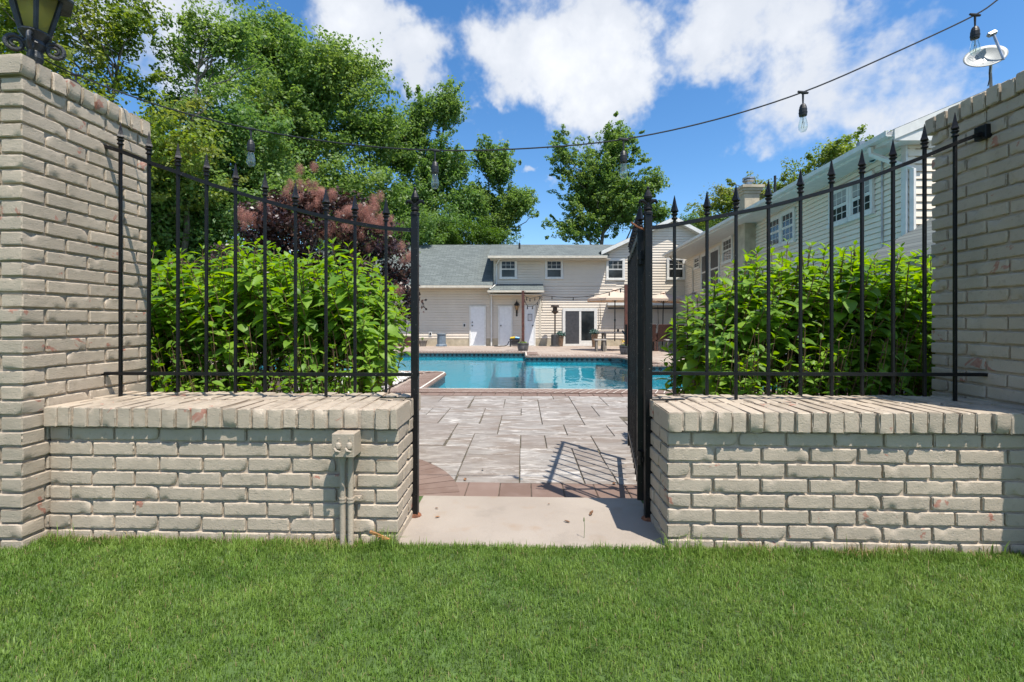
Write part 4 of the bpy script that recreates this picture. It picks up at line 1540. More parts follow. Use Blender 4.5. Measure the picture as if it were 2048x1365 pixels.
# roof vent pipe, wall lantern, outlets
vz = HZ(500, 24.6)
MB().lathe((HU(1039, 24.6), 24.6, vz - 0.12), [(0.17, 0), (0.12, 0.09), (0.055, 0.13), (0.05, 0.48), (0.04, 0.48)], 12).build('vent_pipe', M_BLACK, house)
lu, lz = HU(1033.5), HZ(616)
wlm = MB()
wlm.lathe((lu, HW - 0.17, lz - 0.12), [(0.02, -0.06), (0.06, 0.0), (0.11, 0.22), (0.15, 0.24), (0.07, 0.36), (0.02, 0.42), (0.01, 0.52)], 6)
wlm.tube([(lu, HW, lz - 0.30), (lu, HW - 0.10, lz - 0.32), (lu, HW - 0.17, lz - 0.18)], 0.02, 6)
wlm.box(lu - 0.04, lu + 0.04, HW - 0.03, HW, lz - 0.42, lz - 0.15)
wlo = wlm.build('wall_lantern', M_BLACK, house)
MB().lathe((lu, HW - 0.17, lz - 0.115), [(0.062, 0.0), (0.112, 0.20)], 6, R(30)).build('lantern_glass', plain('tan_glass', (0.42, 0.26, 0.12), 0.2), wlo)
for px, py in ((929, 651), (861, 668)):
    ou, oz = HU(px), HZ(py)
    ob = MB().box(ou - 0.075, ou + 0.075, HW - 0.045, HW, oz - 0.11, oz + 0.11).build('outlet_cover', M_TRIM, house)
    MB().box(ou - 0.04, ou + 0.04, HW - 0.06, HW - 0.045, oz - 0.06, oz + 0.06).build('outlet', M_BLACK, ob)
# awning cassette with two crank rods
aw_w = HW - 0.35
ac = MB()
ac.box(HU(1216, aw_w), HU(1352, aw_w), aw_w, HW - 0.02, HZ(611, aw_w), HZ(606, aw_w))
awn = ac.build('awning', M_TRIM, house)
MB().box(HU(1216, aw_w), HU(1352, aw_w), aw_w - 0.03, aw_w + 0.06, HZ(618.5, aw_w), HZ(615.5, aw_w)).build('awning_bar', M_BLACK, awn)
for px in (1199, 1314):
    MB().tube([(HU(px), HW - 0.10, HZ(608)), (HU(px + 1.5), HW - 0.10, HZ(648)), (HU(px - 3), HW - 0.10, HZ(652)), (HU(px - 3), HW - 0.10, HZ(657))], 0.012, 6).build('crank_rod', M_BLACK, awn)

# ---- right wing, running from the main wall towards the camera
WA, WB = Vector((6.72, 7.75, 0)), Vector((8.72, HW, 0))
WT = (WB - WA).normalized()
WN = Vector((-WT.y, WT.x, 0))              # outward = to the left
WL = (WB - WA).length
siding(house, (WB.x, WB.y), (WA.x, WA.y), -0.1, 4.02, 1, pitch=0.1016, lap=0.022, mat=M_SIDEW)
MB().obox(WA, WT, WN, UP, (-0.02, 0.10), (0.002, 0.03), (-0.1, 4.02)).build('corner_board', M_TRIM, house)
EA, EB = Vector((6.32, 7.55, 4.12)), Vector((7.34, 21.5, 4.12))
EA2 = EA + (EB - EA).normalized() * 0.0
ED = (EB - EA).normalized()
EN = Vector((-ED.y, ED.x, 0))
# soffit between eave and wall
MB().add([(EA.x, EA.y, 4.0), (EB.x, EB.y, 4.0), (WB.x + 0.05, WB.y - 0.3, 4.0), (WA.x + 0.05, WA.y - 0.2, 4.0)], [(0, 1, 2, 3)]).build('soffit', M_TRIM, house)
gutter(house, (EB.x, EB.y), (EA.x, EA.y), 4.13, 1, 0.10, 0.095, M_TRIM)
MB().obox(EA, ED, EN, UP, (-0.002, (EB - EA).length), (-0.02, -0.001), (-0.135, 0.0)).build('fascia', M_TRIM, house)
RS = 0.42
roof_slab(house, EA + Vector((0, -0.02, 0.03)), EB + Vector((0, 0.2, 0.03)), EB + Vector((4.2, 0.2, 4.2 * RS)), EA + Vector((4.2, -0.02, 4.2 * RS + 0.03)), 0.06)
roof_slab(house, EA + Vector((4.2, -0.02, 4.2 * RS + 0.03)), EB + Vector((4.2, 0.2, 4.2 * RS)), EB + Vector((8.4, 0.2, 0)), EA + Vector((8.4, -0.02, 0.03)), 0.06)
# end gable wall facing the camera with its rake boards
def wing_end(z):
    k = (z - 4.02) / RS
    return max(0.0, k - 0.35), 8.0 - max(0, k - 0.35)


siding(house, (WA.x, WA.y), (WA.x + 8.0, WA.y), 2.0, 4.02, 1, mat=M_SIDEW)
siding(house, (WA.x, WA.y - 0.001), (WA.x + 8.0, WA.y - 0.001), 4.02, 5.55, 1, hi=wing_end, mat=M_SIDEW)
for z_a, z_b, yy, th in ((0.02, -0.14, -0.03, 0.03), (-0.14, -0.22, 0.02, 0.03)):
    a, b = EA + Vector((0, yy, z_a)), EA + Vector((4.2, yy, 4.2 * RS + z_a))
    dz = Vector((0, 0, z_b - z_a))
    dy = Vector((0, th, 0))
    MB().add([a, a + dz, b + dz, b, a + dy, a + dz + dy, b + dz + dy, b + dy], [(0, 1, 2, 3), (7, 6, 5, 4), (0, 4, 5, 1), (0, 3, 7, 4), (1, 5, 6, 2)]).build('rake_board', M_TRIM, house)
MB().add([(EA.x, EA.y, 4.0), (EA.x + 0.5, EA.y, 4.0), (WA.x + 0.1, WA.y + 0.05, 4.0), (EA.x, WA.y + 0.05, 4.0)], [(0, 1, 2, 3)]).build('soffit', M_TRIM, house)


def wing_w(px):
    return 5.688 / ((px - CX) / F_PX - 0.134)


def wing_s(px):
    w = wing_w(px)
    return (w - WA.y) / WT.y


def wz(px, py):
    return 1 + (HZ_PX - py) * wing_w(px) / F_PX


def wing_window(pa, pb_, zt, zb, **k):
    s0, s1 = wing_s(pb_), wing_s(pa)
    # seen from outside the wall runs from far to near
    return window(house, (WA.x + WN.x * 0.016, WA.y + WN.y * 0.016), (WT.x, WT.y), (WN.x, WN.y), s0, s1, zb, zt, **k)


zt, zb = wz(1752, 341), wz(1752, 424)
mid = (wing_s(1752) + wing_s(1663)) / 2
for s0, s1 in ((wing_s(1752), mid - 0.005), (mid + 0.005, wing_s(1663))):
    window(house, (WA.x + WN.x * 0.016, WA.y + WN.y * 0.016), (WT.x, WT.y), (WN.x, WN.y), s0, s1, zb, zt, cols=3, rows=2, blind=True, casing=0.07)
zt, zb = wz(1592, 414), wz(1592, 482)
mid = (wing_s(1593) + wing_s(1540)) / 2
for s0, s1 in ((wing_s(1593), mid - 0.005), (mid + 0.005, wing_s(1540))):
    window(house, (WA.x + WN.x * 0.016, WA.y + WN.y * 0.016), (WT.x, WT.y), (WN.x, WN.y), s0, s1, zb, zt, cols=3, rows=2, casing=0.07)
window(house, (WA.x + WN.x * 0.016, WA.y + WN.y * 0.016), (WT.x, WT.y), (WN.x, WN.y), wing_s(1467), wing_s(1447), wz(1466, 522), wz(1466, 470), cols=3, rows=2, casing=0.08)
s0, s1 = wing_s(1441), wing_s(1404)
for a_, b_ in ((s0, (s0 + s1) / 2), ((s0 + s1) / 2, s1)):
    window(house, (WA.x + WN.x * 0.016, WA.y + WN.y * 0.016), (WT.x, WT.y), (WN.x, WN.y), a_ + 0.004, b_ - 0.004, 2.3, 3.86, cols=1, rows=1, pane=M_SCREEN, casing=0.09)
window(house, (WA.x + WN.x * 0.016, WA.y + WN.y * 0.016), (WT.x, WT.y), (WN.x, WN.y), wing_s(1401), wing_s(1390), 3.35, 3.88, cols=2, rows=2, casing=0.06)
# chimney with flue
ch = MB()
ch.box(7.21, 7.66, 14.0, 14.42, -0.1, 4.94)
chim = ch.build('chimney', M_FOUND, house)
cc = MB()
for k, (e, z_) in enumerate(((0.03, 4.90), (0.07, 4.98), (0.11, 5.06))):
    cc.box(7.21 - e, 7.66 + e, 14.0 - e, 14.42 + e, z_, z_ + 0.08)
cc.build('chimney_cap', M_FOUND, chim)
MB().lathe((7.43, 14.2, 5.14), [(0.10, 0), (0.10, 0.14), (0.17, 0.17), (0.17, 0.20), (0.12, 0.22), (0.17, 0.25), (0.17, 0.28), (0.02, 0.31)], 14).build('flue', M_GALV, chim)
# pipes on the wing roof
for px, py0, py1, w, r, mt in ((1722, 285, 318, 9.6, 0.055, M_GALV), (1550, 352, 400, 14.2, 0.035, M_BLACK)):
    u, z0_, z1_ = HU(px, w), HZ(py1, w), HZ(py0, w)
    mb = MB().tube([(u, w, z0_ - 0.3), (u, w, z1_)], r, 10)
    if mt is M_GALV:
        mb.tube([(u, w, z1_ - 0.10), (u, w, z1_)], r * 1.35, 10)
    mb.build('vent_pipe', mt, house)
# near downspout with elbow, conduit and security lights
de = EA + ED * 0.45
downspout(house, [(de.x - 0.05, de.y, 4.02), (de.x - 0.04, de.y, 3.90), (WA.x - 0.04, WA.y + 0.02, 3.62), (WA.x + 0.05, WA.y - 0.05, 3.55), (WA.x + 0.05, WA.y - 0.05, 2.42), (WA.x + 0.12, WA.y - 0.08, 2.36)], 0.045)
cs = wing_s(1769)
q = WA + WT * cs + WN * 0.035
MB().tube([(q.x, q.y, 4.0), (q.x, q.y, 1.5)], 0.016, 8).build('conduit', M_GALV, house)
for px, py in ((1744, 318), (1391, 495)):
    w = 8.6 if px > 1500 else 20.6
    u, z_ = HU(px, w), HZ(py, w)
    mb = MB()
    mb.tube([(u + 0.05, w + 0.04, 4.0), (u + 0.04, w + 0.03, z_ + 0.07), (u + 0.02, w, z_)], 0.02, 8)
    mb.tube([(u + 0.07, w + 0.02, z_ + 0.03), (u, w - 0.02, z_), (u - 0.03, w - 0.035, z_ - 0.015)], [0.035, 0.062, 0.068], 12)
    so = mb.build('security_light', M_GALV if px > 1500 else M_TRIM, house)
    MB().tube([(u - 0.031, w - 0.0355, z_ - 0.0155), (u - 0.036, w - 0.038, z_ - 0.018)], 0.055, 12).build('lens', M_PANE, so)
# thin diagonal downspout at the far inner corner
downspout(house, [(7.45, 21.2, 4.0), (7.65, 21.3, 3.85), (8.45, 21.0, 3.45), (8.47, 21.0, 0)], 0.03, M_CREAM)
# low roof of the extension in front of the wing's end
roof_slab(house, (5.75, 4.2, 1.92), (5.75, 7.72, 1.92), (9.2, 7.72, 4.0), (9.2, 4.2, 4.0), 0.07)
siding(house, (6.0, 4.4), (9.0, 4.4), -0.1, 2.0, 1)
siding(house, (6.0, 7.7), (6.0, 4.4), -0.1, 1.95, 1)

MB().box(EA.x, EA.x + 0.75, EA.y - 0.01, EA.y + 0.22, 3.965, 4.115).build('eave_return', M_TRIM, house)
# satellite dish on the wing roof
M_DISH = plain('dish_white', (0.27, 0.285, 0.275), 0.5, var=0.08)
M_MARK = plain('grey_mark', (0.16, 0.18, 0.21), 0.5)
dc = at(1971, 112, 8.3)
dish = thing('satellite_dish', 'pale satellite dish on a bent mast above the shaded right pillar', 'satellite dish', (dc.x, dc.y, dc.z - 0.6))
nrm = Vector((-0.35, -0.80, 0.49)).normalized()
ax = Vector((1, 0, 0)) - nrm * nrm.x
ax = (Matrix.Rotation(R(14), 3, nrm) @ ax).normalized()
ay = nrm.cross(ax)
db = MB()
RWD, RHT, rings, seg = 0.315, 0.265, 6, 32
vs = [dc - nrm * 0.07]
for i in range(1, rings + 1):
    r = i / rings
    for k in range(seg):
        a = 2 * math.pi * k / seg
        vs.append(dc + ax * (math.cos(a) * RWD * r) + ay * (math.sin(a) * RHT * r) - nrm * 0.07 * (1 - r * r))
nf = len(vs)
vs2 = [v - nrm * 0.012 for v in vs]
fs = [(0, 1 + k, 1 + (k + 1) % seg) for k in range(seg)]
for i in range(rings - 1):
    for k in range(seg):
        a, b = 1 + i * seg + k, 1 + i * seg + (k + 1) % seg
        fs.append((a, a + seg, b + seg, b))
fs2 = [tuple(nf + q for q in reversed(f)) for f in fs]
e0 = 1 + (rings - 1) * seg
rim = [(e0 + k, nf + e0 + k, nf + e0 + (k + 1) % seg, e0 + (k + 1) % seg) for k in range(seg)]
db.add(vs + vs2, fs + fs2 + rim)
db.build('reflector', M_DISH, dish, smooth=True)
base = Vector((dc.x + 0.35, dc.y + 0.25, dc.z - 0.62))
neck = dc - nrm * 0.10 - ay * 0.17
MB().tube([dc - nrm * 0.08, neck, neck + Vector((0.02, 0.03, -0.12)), base], 0.024, 8).build('mast', M_GALV, dish)
tip = dc + ax * 0.26 + ay * 0.27 + nrm * 0.16
MB().tube([dc + ax * 0.10 - ay * RHT * 0.97, tip], 0.02, 6).build('feed_arm', M_GALV, dish)
MB().obox(tip, ax, ay, nrm, (-0.08, 0.05), (-0.03, 0.04), (-0.035, 0.035)).build('receiver', M_GALV, dish, bevel=0.012)
MB().tube(spline([neck, neck + Vector((-0.02, 0, -0.12)), neck + Vector((0.0, 0.02, -0.22)), neck + Vector((-0.03, 0.02, -0.36))], 10), 0.009, 6).build('cable', M_CABLE, dish)


def on_dish(a, b):
    return dc + ax * a + ay * b - nrm * (0.07 * (1 - (a / RWD) ** 2 - (b / RHT) ** 2) - 0.003)


lg = MB()
def strip(pts, w):
    for (a0, b0), (a1, b1) in zip(pts, pts[1:]):
        d = Vector((a1 - a0, b1 - b0)).normalized()
        n2 = Vector((-d.y, d.x)) * w / 2
        lg.add([on_dish(a0 + n2.x, b0 + n2.y), on_dish(a1 + n2.x, b1 + n2.y), on_dish(a1 - n2.x, b1 - n2.y), on_dish(a0 - n2.x, b0 - n2.y)], [(0, 1, 2, 3)])


strip([(-0.16, 0.08), (-0.16, 0.15), (-0.125, 0.15), (-0.10, 0.115), (-0.125, 0.08), (-0.16, 0.08)], 0.011)
strip([(-0.088, 0.08), (-0.06, 0.115), (-0.088, 0.15), (-0.04, 0.15), (-0.016, 0.115), (-0.04, 0.08), (-0.088, 0.08)], 0.010)
lg.build('logo', M_MARK, dish)
fc = bpy.data.curves.new('lettering', 'FONT')
fc.body = 'DIRECTV'
fc.size = 0.036
fc.align_x = 'CENTER'
fo = bpy.data.objects.new('lettering', fc)
tmpm = fo
COL.objects.link(fo)
dg = bpy.context.evaluated_depsgraph_get()
tm = bpy.data.meshes.new_from_object(fo.evaluated_get(dg))
bpy.data.objects.remove(fo)
org = ORIGIN[dish.name]
for v in tm.vertices:
    v.co = on_dish(-0.088 + v.co.x, 0.04 + v.co.y) - org
tm.materials.clear()
tm.materials.append(M_MARK)
link('lettering', tm, dish)
for a, b in ((0.02, -0.07), (-0.09, -0.10), (0.0, -0.19)):
    pt = on_dish(a, b)
    MB().tube([pt - nrm * 0.002, pt + nrm * 0.006], 0.009, 8).build('bolt', M_MARK, dish)

# ------------------------------------------------------------------ things on the far terrace
M_WOODG = mat_bark('weathered_wood', (0.10, 0.085, 0.07), (0.26, 0.235, 0.2), 14)
M_WOODT = mat_bark('pale_weathered_top', (0.30, 0.28, 0.25), (0.46, 0.43, 0.39), 14)
M_POST = plain('red_brown_post', (0.10, 0.030, 0.018), 0.6, var=0.25, scale=10)
M_BARREL = mat_bark('grey_barrel_wood', (0.06, 0.062, 0.066), (0.15, 0.15, 0.155), 18)
M_WICKER = plain('brown_wicker', (0.085, 0.035, 0.024), 0.6, var=0.35, scale=40, bump=0.5)
M_UMB, t = material('tan_umbrella_cloth')
tcol = (0.74, 0.64, 0.52, 1)
p1_ = t.n('ShaderNodeBsdfDiffuse', {0: tcol}).outputs[0]
p2_ = t.n('ShaderNodeBsdfTranslucent', {0: (0.66, 0.38, 0.22, 1)}).outputs[0]
t.out(t.n('ShaderNodeMixShader', {0: 0.42, 1: p1_, 2: p2_}).outputs[0])
M_GREENS = mat_leaf('potted_greens', (0.10, 0.18, 0.03), (0.2, 0.3, 0.05))
M_BLUEG = mat_leaf('blue_green_cabbage_leaves', (0.03, 0.08, 0.08), (0.06, 0.13, 0.10))


def leaves_blob(c, r, n, size, mat, name, parent, flat=0.6):
    V, Fs = [], []
    for i in range(n):
        d = Vector((random.gauss(0, 1), random.gauss(0, 1), random.gauss(0, 1))).normalized() * random.uniform(0.5, 1.0)
        p_ = Vector(c) + Vector((d.x * r, d.y * r, d.z * r * flat))
        a = Vector((random.gauss(0, 1), random.gauss(0, 1), random.gauss(0.3, 0.7))).normalized()
        b = a.orthogonal().normalized()
        s = size * random.uniform(0.6, 1.3)
        V += [p_ - a * s, p_ + b * s * 0.45, p_ + a * s, p_ - b * s * 0.45]
        Fs.append((4 * i, 4 * i + 1, 4 * i + 2, 4 * i + 3))
    return MB().add(V, Fs).build(name, mat, parent)


def barrel(label, px, w, post_top_px, base=None):
    p_ = at(px, 700, w)
    z = zdeck(p_.y)
    b = thing('barrel_planter', label, 'planter', (p_.x, p_.y, z), group='half barrel planters with posts')
    for k in range(16):
        a0, a1 = 2 * math.pi * (k + 0.04) / 16, 2 * math.pi * (k + 0.96) / 16
        v = []
        for r, zz in ((0.165, 0), (0.20, 0.14), (0.215, 0.30)):
            for a in (a0, a1):
                v.append((p_.x + r * math.cos(a), p_.y + r * math.sin(a), z + zz))
        for r, zz in ((0.19, 0.30), (0.14, 0.0)):
            for a in (a0, a1):
                v.append((p_.x + r * math.cos(a), p_.y + r * math.sin(a), z + zz))
        MB().add(v, [(0, 1, 3, 2), (2, 3, 5, 4), (4, 5, 7, 6), (6, 7, 9, 8), (0, 2, 4, 6, 8), (1, 9, 7, 5, 3)]).build('stave', M_BARREL, b)
    hb = MB()
    for r, zz in ((0.178, 0.045), (0.211, 0.225)):
        hb.lathe((p_.x, p_.y, z + zz), [(r, 0), (r + 0.004, 0.025)], 20)
    hb.build('hoop', M_BLACK, b)
    MB().lathe((p_.x, p_.y, z + 0.20), [(0.19, 0), (0.19, 0.05)], 14).build('soil', M_SOIL, b)
    leaves_blob((p_.x, p_.y, z + 0.29), 0.17, 130, 0.035, M_GREENS, 'greenery', b, 0.35)
    return b, p_, z


def post(label, p_, z, top):
    t_ = thing('light_post', label, 'post', (p_.x, p_.y, z + 0.25), group='posts carrying the pool string lights')
    MB().box(p_.x - 0.05, p_.x + 0.05, p_.y - 0.05, p_.y + 0.05, z + 0.25, top).build('shaft', M_POST, t_, bevel=0.006)
    MB().tube([(p_.x + 0.05, p_.y - 0.05, top - 0.05), (p_.x + 0.09, p_.y - 0.06, top - 0.05), (p_.x + 0.10, p_.y - 0.06, top - 0.02)], 0.006, 6).build('hook', M_BLACK, t_)
    return t_


b1, bp1, bz1 = barrel('half barrel planter at the pool edge in front of the two white doors', 1046, 16.75, 582)
post('red brown post standing in the barrel in front of the white doors', bp1, bz1, HZ(582, 16.75))
b2, bp2, bz2 = barrel('half barrel planter behind the open gate beside the picnic table', 1252, 14.9, 570)
post('red brown post standing in the barrel beside the picnic table', bp2, bz2, HZ(570, 14.9))
# small yellow flowers in the second barrel
leaves_blob((bp2.x - 0.12, bp2.y - 0.05, bz2 + 0.42), 0.07, 26, 0.03, plain('yellow_petals', (0.65, 0.42, 0.03), 0.6), 'flowers', b2, 1.0)

# string lights over the terrace
M_SL = M_CABLE
tsl = thing('string_lights', 'thin string of small bulbs from the barrel post to the house and umbrellas', 'string lights', (bp1.x, bp1.y, HZ(582, 16.75)))
runs = [[(1045, 588, 16.75), (1060, 597, 18.5), (1084, 592, 21.7)], [(1046, 590, 16.75), (1055, 612, 18), (1070, 610, 20), (1084, 592, 21.7)],
        [(1084, 591, 21.7), (1125, 595, 20), (1168, 594, 18), (1205, 588, 16.5), (1230, 581, 15.6), (1252, 574, 14.9)]]
for rn in runs:
    pts = spline([at(*q) for q in rn], 20)
    MB().tube(pts, 0.012, 5).build('cable', M_CABLE, tsl)
    for k in range(2, len(pts) - 1, 4):
        MB().tube([pts[k], pts[k] + Vector((0, 0, -0.10)), pts[k] + Vector((0, 0, -0.13))], [0.012, 0.024, 0.02], 6).build('bulb', M_SOCK, tsl)
pts = [at(1084, 594, 21.6) + Vector((random.uniform(-0.03, 0.03), 0, -0.1 * k)) for k in range(8)]
MB().tube(pts, 0.01, 5).build('dangling_end', M_CABLE, tsl)

# patio heater
hp = at(1110, 690, 21.9)
hz_ = zdeck(hp.y)
ht = thing('patio_heater', 'dark patio heater with round tank base against the siding', 'patio heater', (hp.x, hp.y, hz_))
hx = at(1110, 690, 21.9)
top = HZ(611, 21.9)
MB().lathe((hp.x, hp.y, hz_), [(0.24, 0), (0.24, 0.04), (0.19, 0.06), (0.19, 0.55), (0.15, 0.58)], 18).build('tank_housing', plain('dark_steel', (0.09, 0.09, 0.092), 0.35, 0.6), ht, smooth=False)
MB().tube([(hp.x, hp.y, hz_ + 0.58), (hp.x, hp.y, top - 0.30)], 0.035, 10).build('pole', plain('bronze_pole', (0.07, 0.05, 0.04), 0.5, 0.4), ht)
mb = MB().lathe((hp.x, hp.y, top - 0.42), [(0.05, 0), (0.16, 0.10), (0.17, 0.14), (0.10, 0.16), (0.11, 0.32), (0.05, 0.34)], 14)
mb.lathe((hp.x, hp.y, top - 0.08), [(0.19, 0), (0.20, 0.02), (0.18, 0.08), (0.02, 0.09)], 14)
mb.build('burner_head', plain('burnt_steel', (0.075, 0.055, 0.045), 0.5, 0.5), ht)


def pot(label, px, w, py_top, rad, mat):
    p_ = at(px, 690, w)
    z = zdeck(p_.y)
    h = HZ(py_top, w) - z
    t_ = thing('flower_pot', label, 'flower pot', (p_.x, p_.y, z), group='tall pots by the sliding door')
    mb = MB().lathe((p_.x, p_.y, z), [(rad * 0.7, 0), (rad, h - 0.05), (rad * 1.08, h - 0.05), (rad * 1.08, h), (rad * 0.9, h), (rad * 0.9, h - 0.06)], 4, R(45))
    mb.build('pot', mat, t_)
    leaves_blob((p_.x, p_.y, z + h + 0.06), rad * 1.15, 160, 0.07, M_BLUEG, 'plant', t_, 0.7)


M_POTB = plain('brown_glazed_pot', (0.16, 0.10, 0.06), 0.45, var=0.3)
pot('square brown pot with blue green leaves beside the patio heater', 1121, 22.0, 672, 0.20, M_POTB)
pot('square brown pot with dark leaves between sliding door and picnic bench', 1189, 21.2, 668, 0.19, M_POTB)

# grey stool-like bin, wicker storage box, wooden planter, pile on a stand
gp = at(883, 690, 21.9)
gz_ = zdeck(gp.y)
g_ = thing('deck_bin', 'grey blue round plastic bin standing against the foundation', 'bin', (gp.x, gp.y, gz_))
M_BIN = plain('grey_blue_plastic', (0.13, 0.17, 0.21), 0.5, var=0.1)
MB().lathe((gp.x, gp.y, gz_), [(0.26, 0), (0.26, 0.05), (0.215, 0.12), (0.205, 0.56)], 10).build('body', M_BIN, g_)
MB().lathe((gp.x, gp.y, gz_ + 0.56), [(0.235, 0), (0.24, 0.03), (0.20, 0.05)], 10).build('lid', M_BIN, g_)
for k in range(4):
    a = R(45 + 90 * k)
    MB().cbox((gp.x + 0.25 * math.cos(a), gp.y + 0.25 * math.sin(a), gz_ + 0.045), (0.09, 0.09, 0.09)).build('foot', M_BIN, g_, bevel=0.01)
sp_ = at(806, 690, 21.7)
sz = zdeck(sp_.y)
sb = thing('storage_box', 'brown ribbed deck storage box behind the left shrub', 'storage box', (sp_.x, sp_.y, sz))
for k in range(22):
    x = sp_.x - 0.62 + k * 0.056
    MB().box(x, x + 0.045, sp_.y - 0.26, sp_.y - 0.235, sz + 0.02, sz + 0.44).build('slat', M_WICKER, sb)
MB().box(sp_.x - 0.62, sp_.x + 0.61, sp_.y - 0.234, sp_.y + 0.26, sz, sz + 0.44).build('body', M_WICKER, sb)
MB().box(sp_.x - 0.64, sp_.x + 0.63, sp_.y - 0.28, sp_.y + 0.28, sz + 0.44, sz + 0.49).build('lid', plain('brown_lid', (0.13, 0.09, 0.08), 0.5), sb, bevel=0.008)
wp_ = at(846, 690, 21.9)
wz_ = zdeck(wp_.y)
pw = thing('planter_box', 'flared wooden planter box with a small sprout beside the storage box', 'planter', (wp_.x, wp_.y, wz_))
MB().lathe((wp_.x, wp_.y, wz_), [(0.17, 0), (0.25, 0.25), (0.27, 0.25), (0.27, 0.29), (0.22, 0.29), (0.2, 0.22)], 4, R(45), 1.0, 0.8).build('box', M_WOODG, pw)
leaves_blob((wp_.x - 0.03, wp_.y, wz_ + 0.36), 0.06, 22, 0.04, M_GREENS, 'sprout', pw, 1.2)
ep = at(1031, 690, 21.6)
ez = zdeck(ep.y)
es = thing('equipment_stand', 'low black stand piled with pool toys between the white doors', 'stand', (ep.x, ep.y, ez))
MB().box(ep.x - 0.28, ep.x + 0.20, ep.y - 0.2, ep.y + 0.2, ez + 0.30, ez + 0.36).build('shelf', M_BLACK, es)
for sx in (-0.24, 0.16):
    for sy in (-0.16, 0.16):
        MB().cbox((ep.x + sx, ep.y + sy, ez + 0.15), (0.05, 0.05, 0.30)).build('leg', M_BLACK, es)
MB().box(ep.x - 0.2, ep.x + 0.14, ep.y - 0.14, ep.y + 0.14, ez + 0.05, ez + 0.28).build('crate', plain('dark_crate', (0.06, 0.058, 0.055), 0.7), es)
pf = thing('pool_float', 'folded yellow and blue pool float on top of the black stand', 'pool float', (ep.x, ep.y, ez + 0.36))
MB().tube([(ep.x - 0.24, ep.y, ez + 0.40), (ep.x - 0.02, ep.y - 0.03, ez + 0.42)], [0.05, 0.055], 10).build('yellow_half', plain('yellow_vinyl', (0.65, 0.45, 0.04), 0.4), pf)
MB().tube([(ep.x - 0.02, ep.y - 0.03, ez + 0.42), (ep.x + 0.18, ep.y, ez + 0.40)], [0.055, 0.045], 10).build('blue_half', plain('blue_vinyl', (0.04, 0.25, 0.5), 0.4), pf)
hs = MB().tube(spline([(ep.x - 0.3, ep.y, ez + 0.25), (ep.x - 0.42, ep.y - 0.1, ez + 0.06), (ep.x - 0.7, ep.y - 0.15, ez + 0.03), (ep.x - 1.0, ep.y - 0.1, ez + 0.03)], 16), 0.02, 8)
tag(hs.build('garden_hose', M_BLACK), 'black hose lying on the terrace in front of the panelled door', 'hose')

# picnic table with benches (A-frame legs)
def picnic(label, px, w, L, lab_w):
    c = at(px, 700, w)
    z = zdeck(c.y)
    t_ = thing('picnic_table', label, 'picnic table', (c.x, c.y, z), group='grey picnic tables on the terrace')
    for k in range(5):
        y = c.y - 0.36 + k * 0.145
        MB().box(c.x - L / 2, c.x + L / 2, y, y + 0.138, z + 0.665, z + 0.70).build('plank', M_WOODT, t_)
    for s in (-1, 1):
        x = c.x + s * (L / 2 - 0.22)
        fr = MB()
        for q in (-1, 1):
            fr.obox((x, c.y, z), (1, 0, 0), (0, 1, 0), (0, 0, 1), (-0.025, 0.025), (0, 0), (0, 0))
            fr.add([(x - .03, c.y + q * 0.42, z), (x + .03, c.y + q * 0.42, z), (x + .03, c.y + q * 0.16, z + 0.66), (x - .03, c.y + q * 0.16, z + 0.66),
                    (x - .03, c.y + q * 0.52, z), (x + .03, c.y + q * 0.52, z), (x + .03, c.y + q * 0.26, z + 0.66), (x - .03, c.y + q * 0.26, z + 0.66)],
                   [(0, 1, 2, 3), (5, 4, 7, 6), (0, 4, 5, 1), (1, 5, 6, 2), (0, 3, 7, 4), (2, 6, 7, 3)])
        fr.box(x - .03, x + .03, c.y - 0.36, c.y + 0.36, z + 0.58, z + 0.66)
        fr.build('leg_frame', M_WOODG, t_)
    return t_, c, z


def bench(label, cx, cy, z, L, ang=0):
    t_ = thing('wooden_bench', label, 'bench', (cx, cy, z), group='backless benches at the picnic tables')
    for k in range(2):
        MB().box(cx - L / 2, cx + L / 2, cy - 0.15 + k * 0.15, cy - 0.005 + k * 0.15, z + 0.40, z + 0.44).build('plank', M_WOODT, t_)
    for s in (-1, 1):
        x = cx + s * (L / 2 - 0.08)
        MB().box(x - 0.035, x + 0.035, cy - 0.13, cy - 0.06, z, z + 0.40).box(x - 0.035, x + 0.035, cy + 0.06, cy + 0.13, z, z + 0.40).box(x - 0.034, x + 0.034, cy - 0.06, cy + 0.06, z + 0.0, z + 0.06).build('leg', M_WOODG, t_)
    return t_


pt_, pc, pz = picnic('grey picnic table under the leaning tan umbrella by the gate', 1236, 17.3, 1.5, 0)
q = at(1200, 700, 16.5)
bench('grey bench end-on in front of the picnic table and sliding door', q.x, q.y, zdeck(q.y), 0.42)
q = at(1238, 700, 18.3)
bench('grey bench behind the picnic table, against the tan wall', q.x, q.y, zdeck(q.y), 1.3)
cu = at(1236, 667, 17.3)
MB_c = MB().lathe((cu.x, cu.y, pz + 0.70), [(0.035, 0), (0.04, 0.10)], 10)
tag(MB_c.build('dark_cup', M_BLACK), 'small dark cup standing on the picnic table top', 'cup')


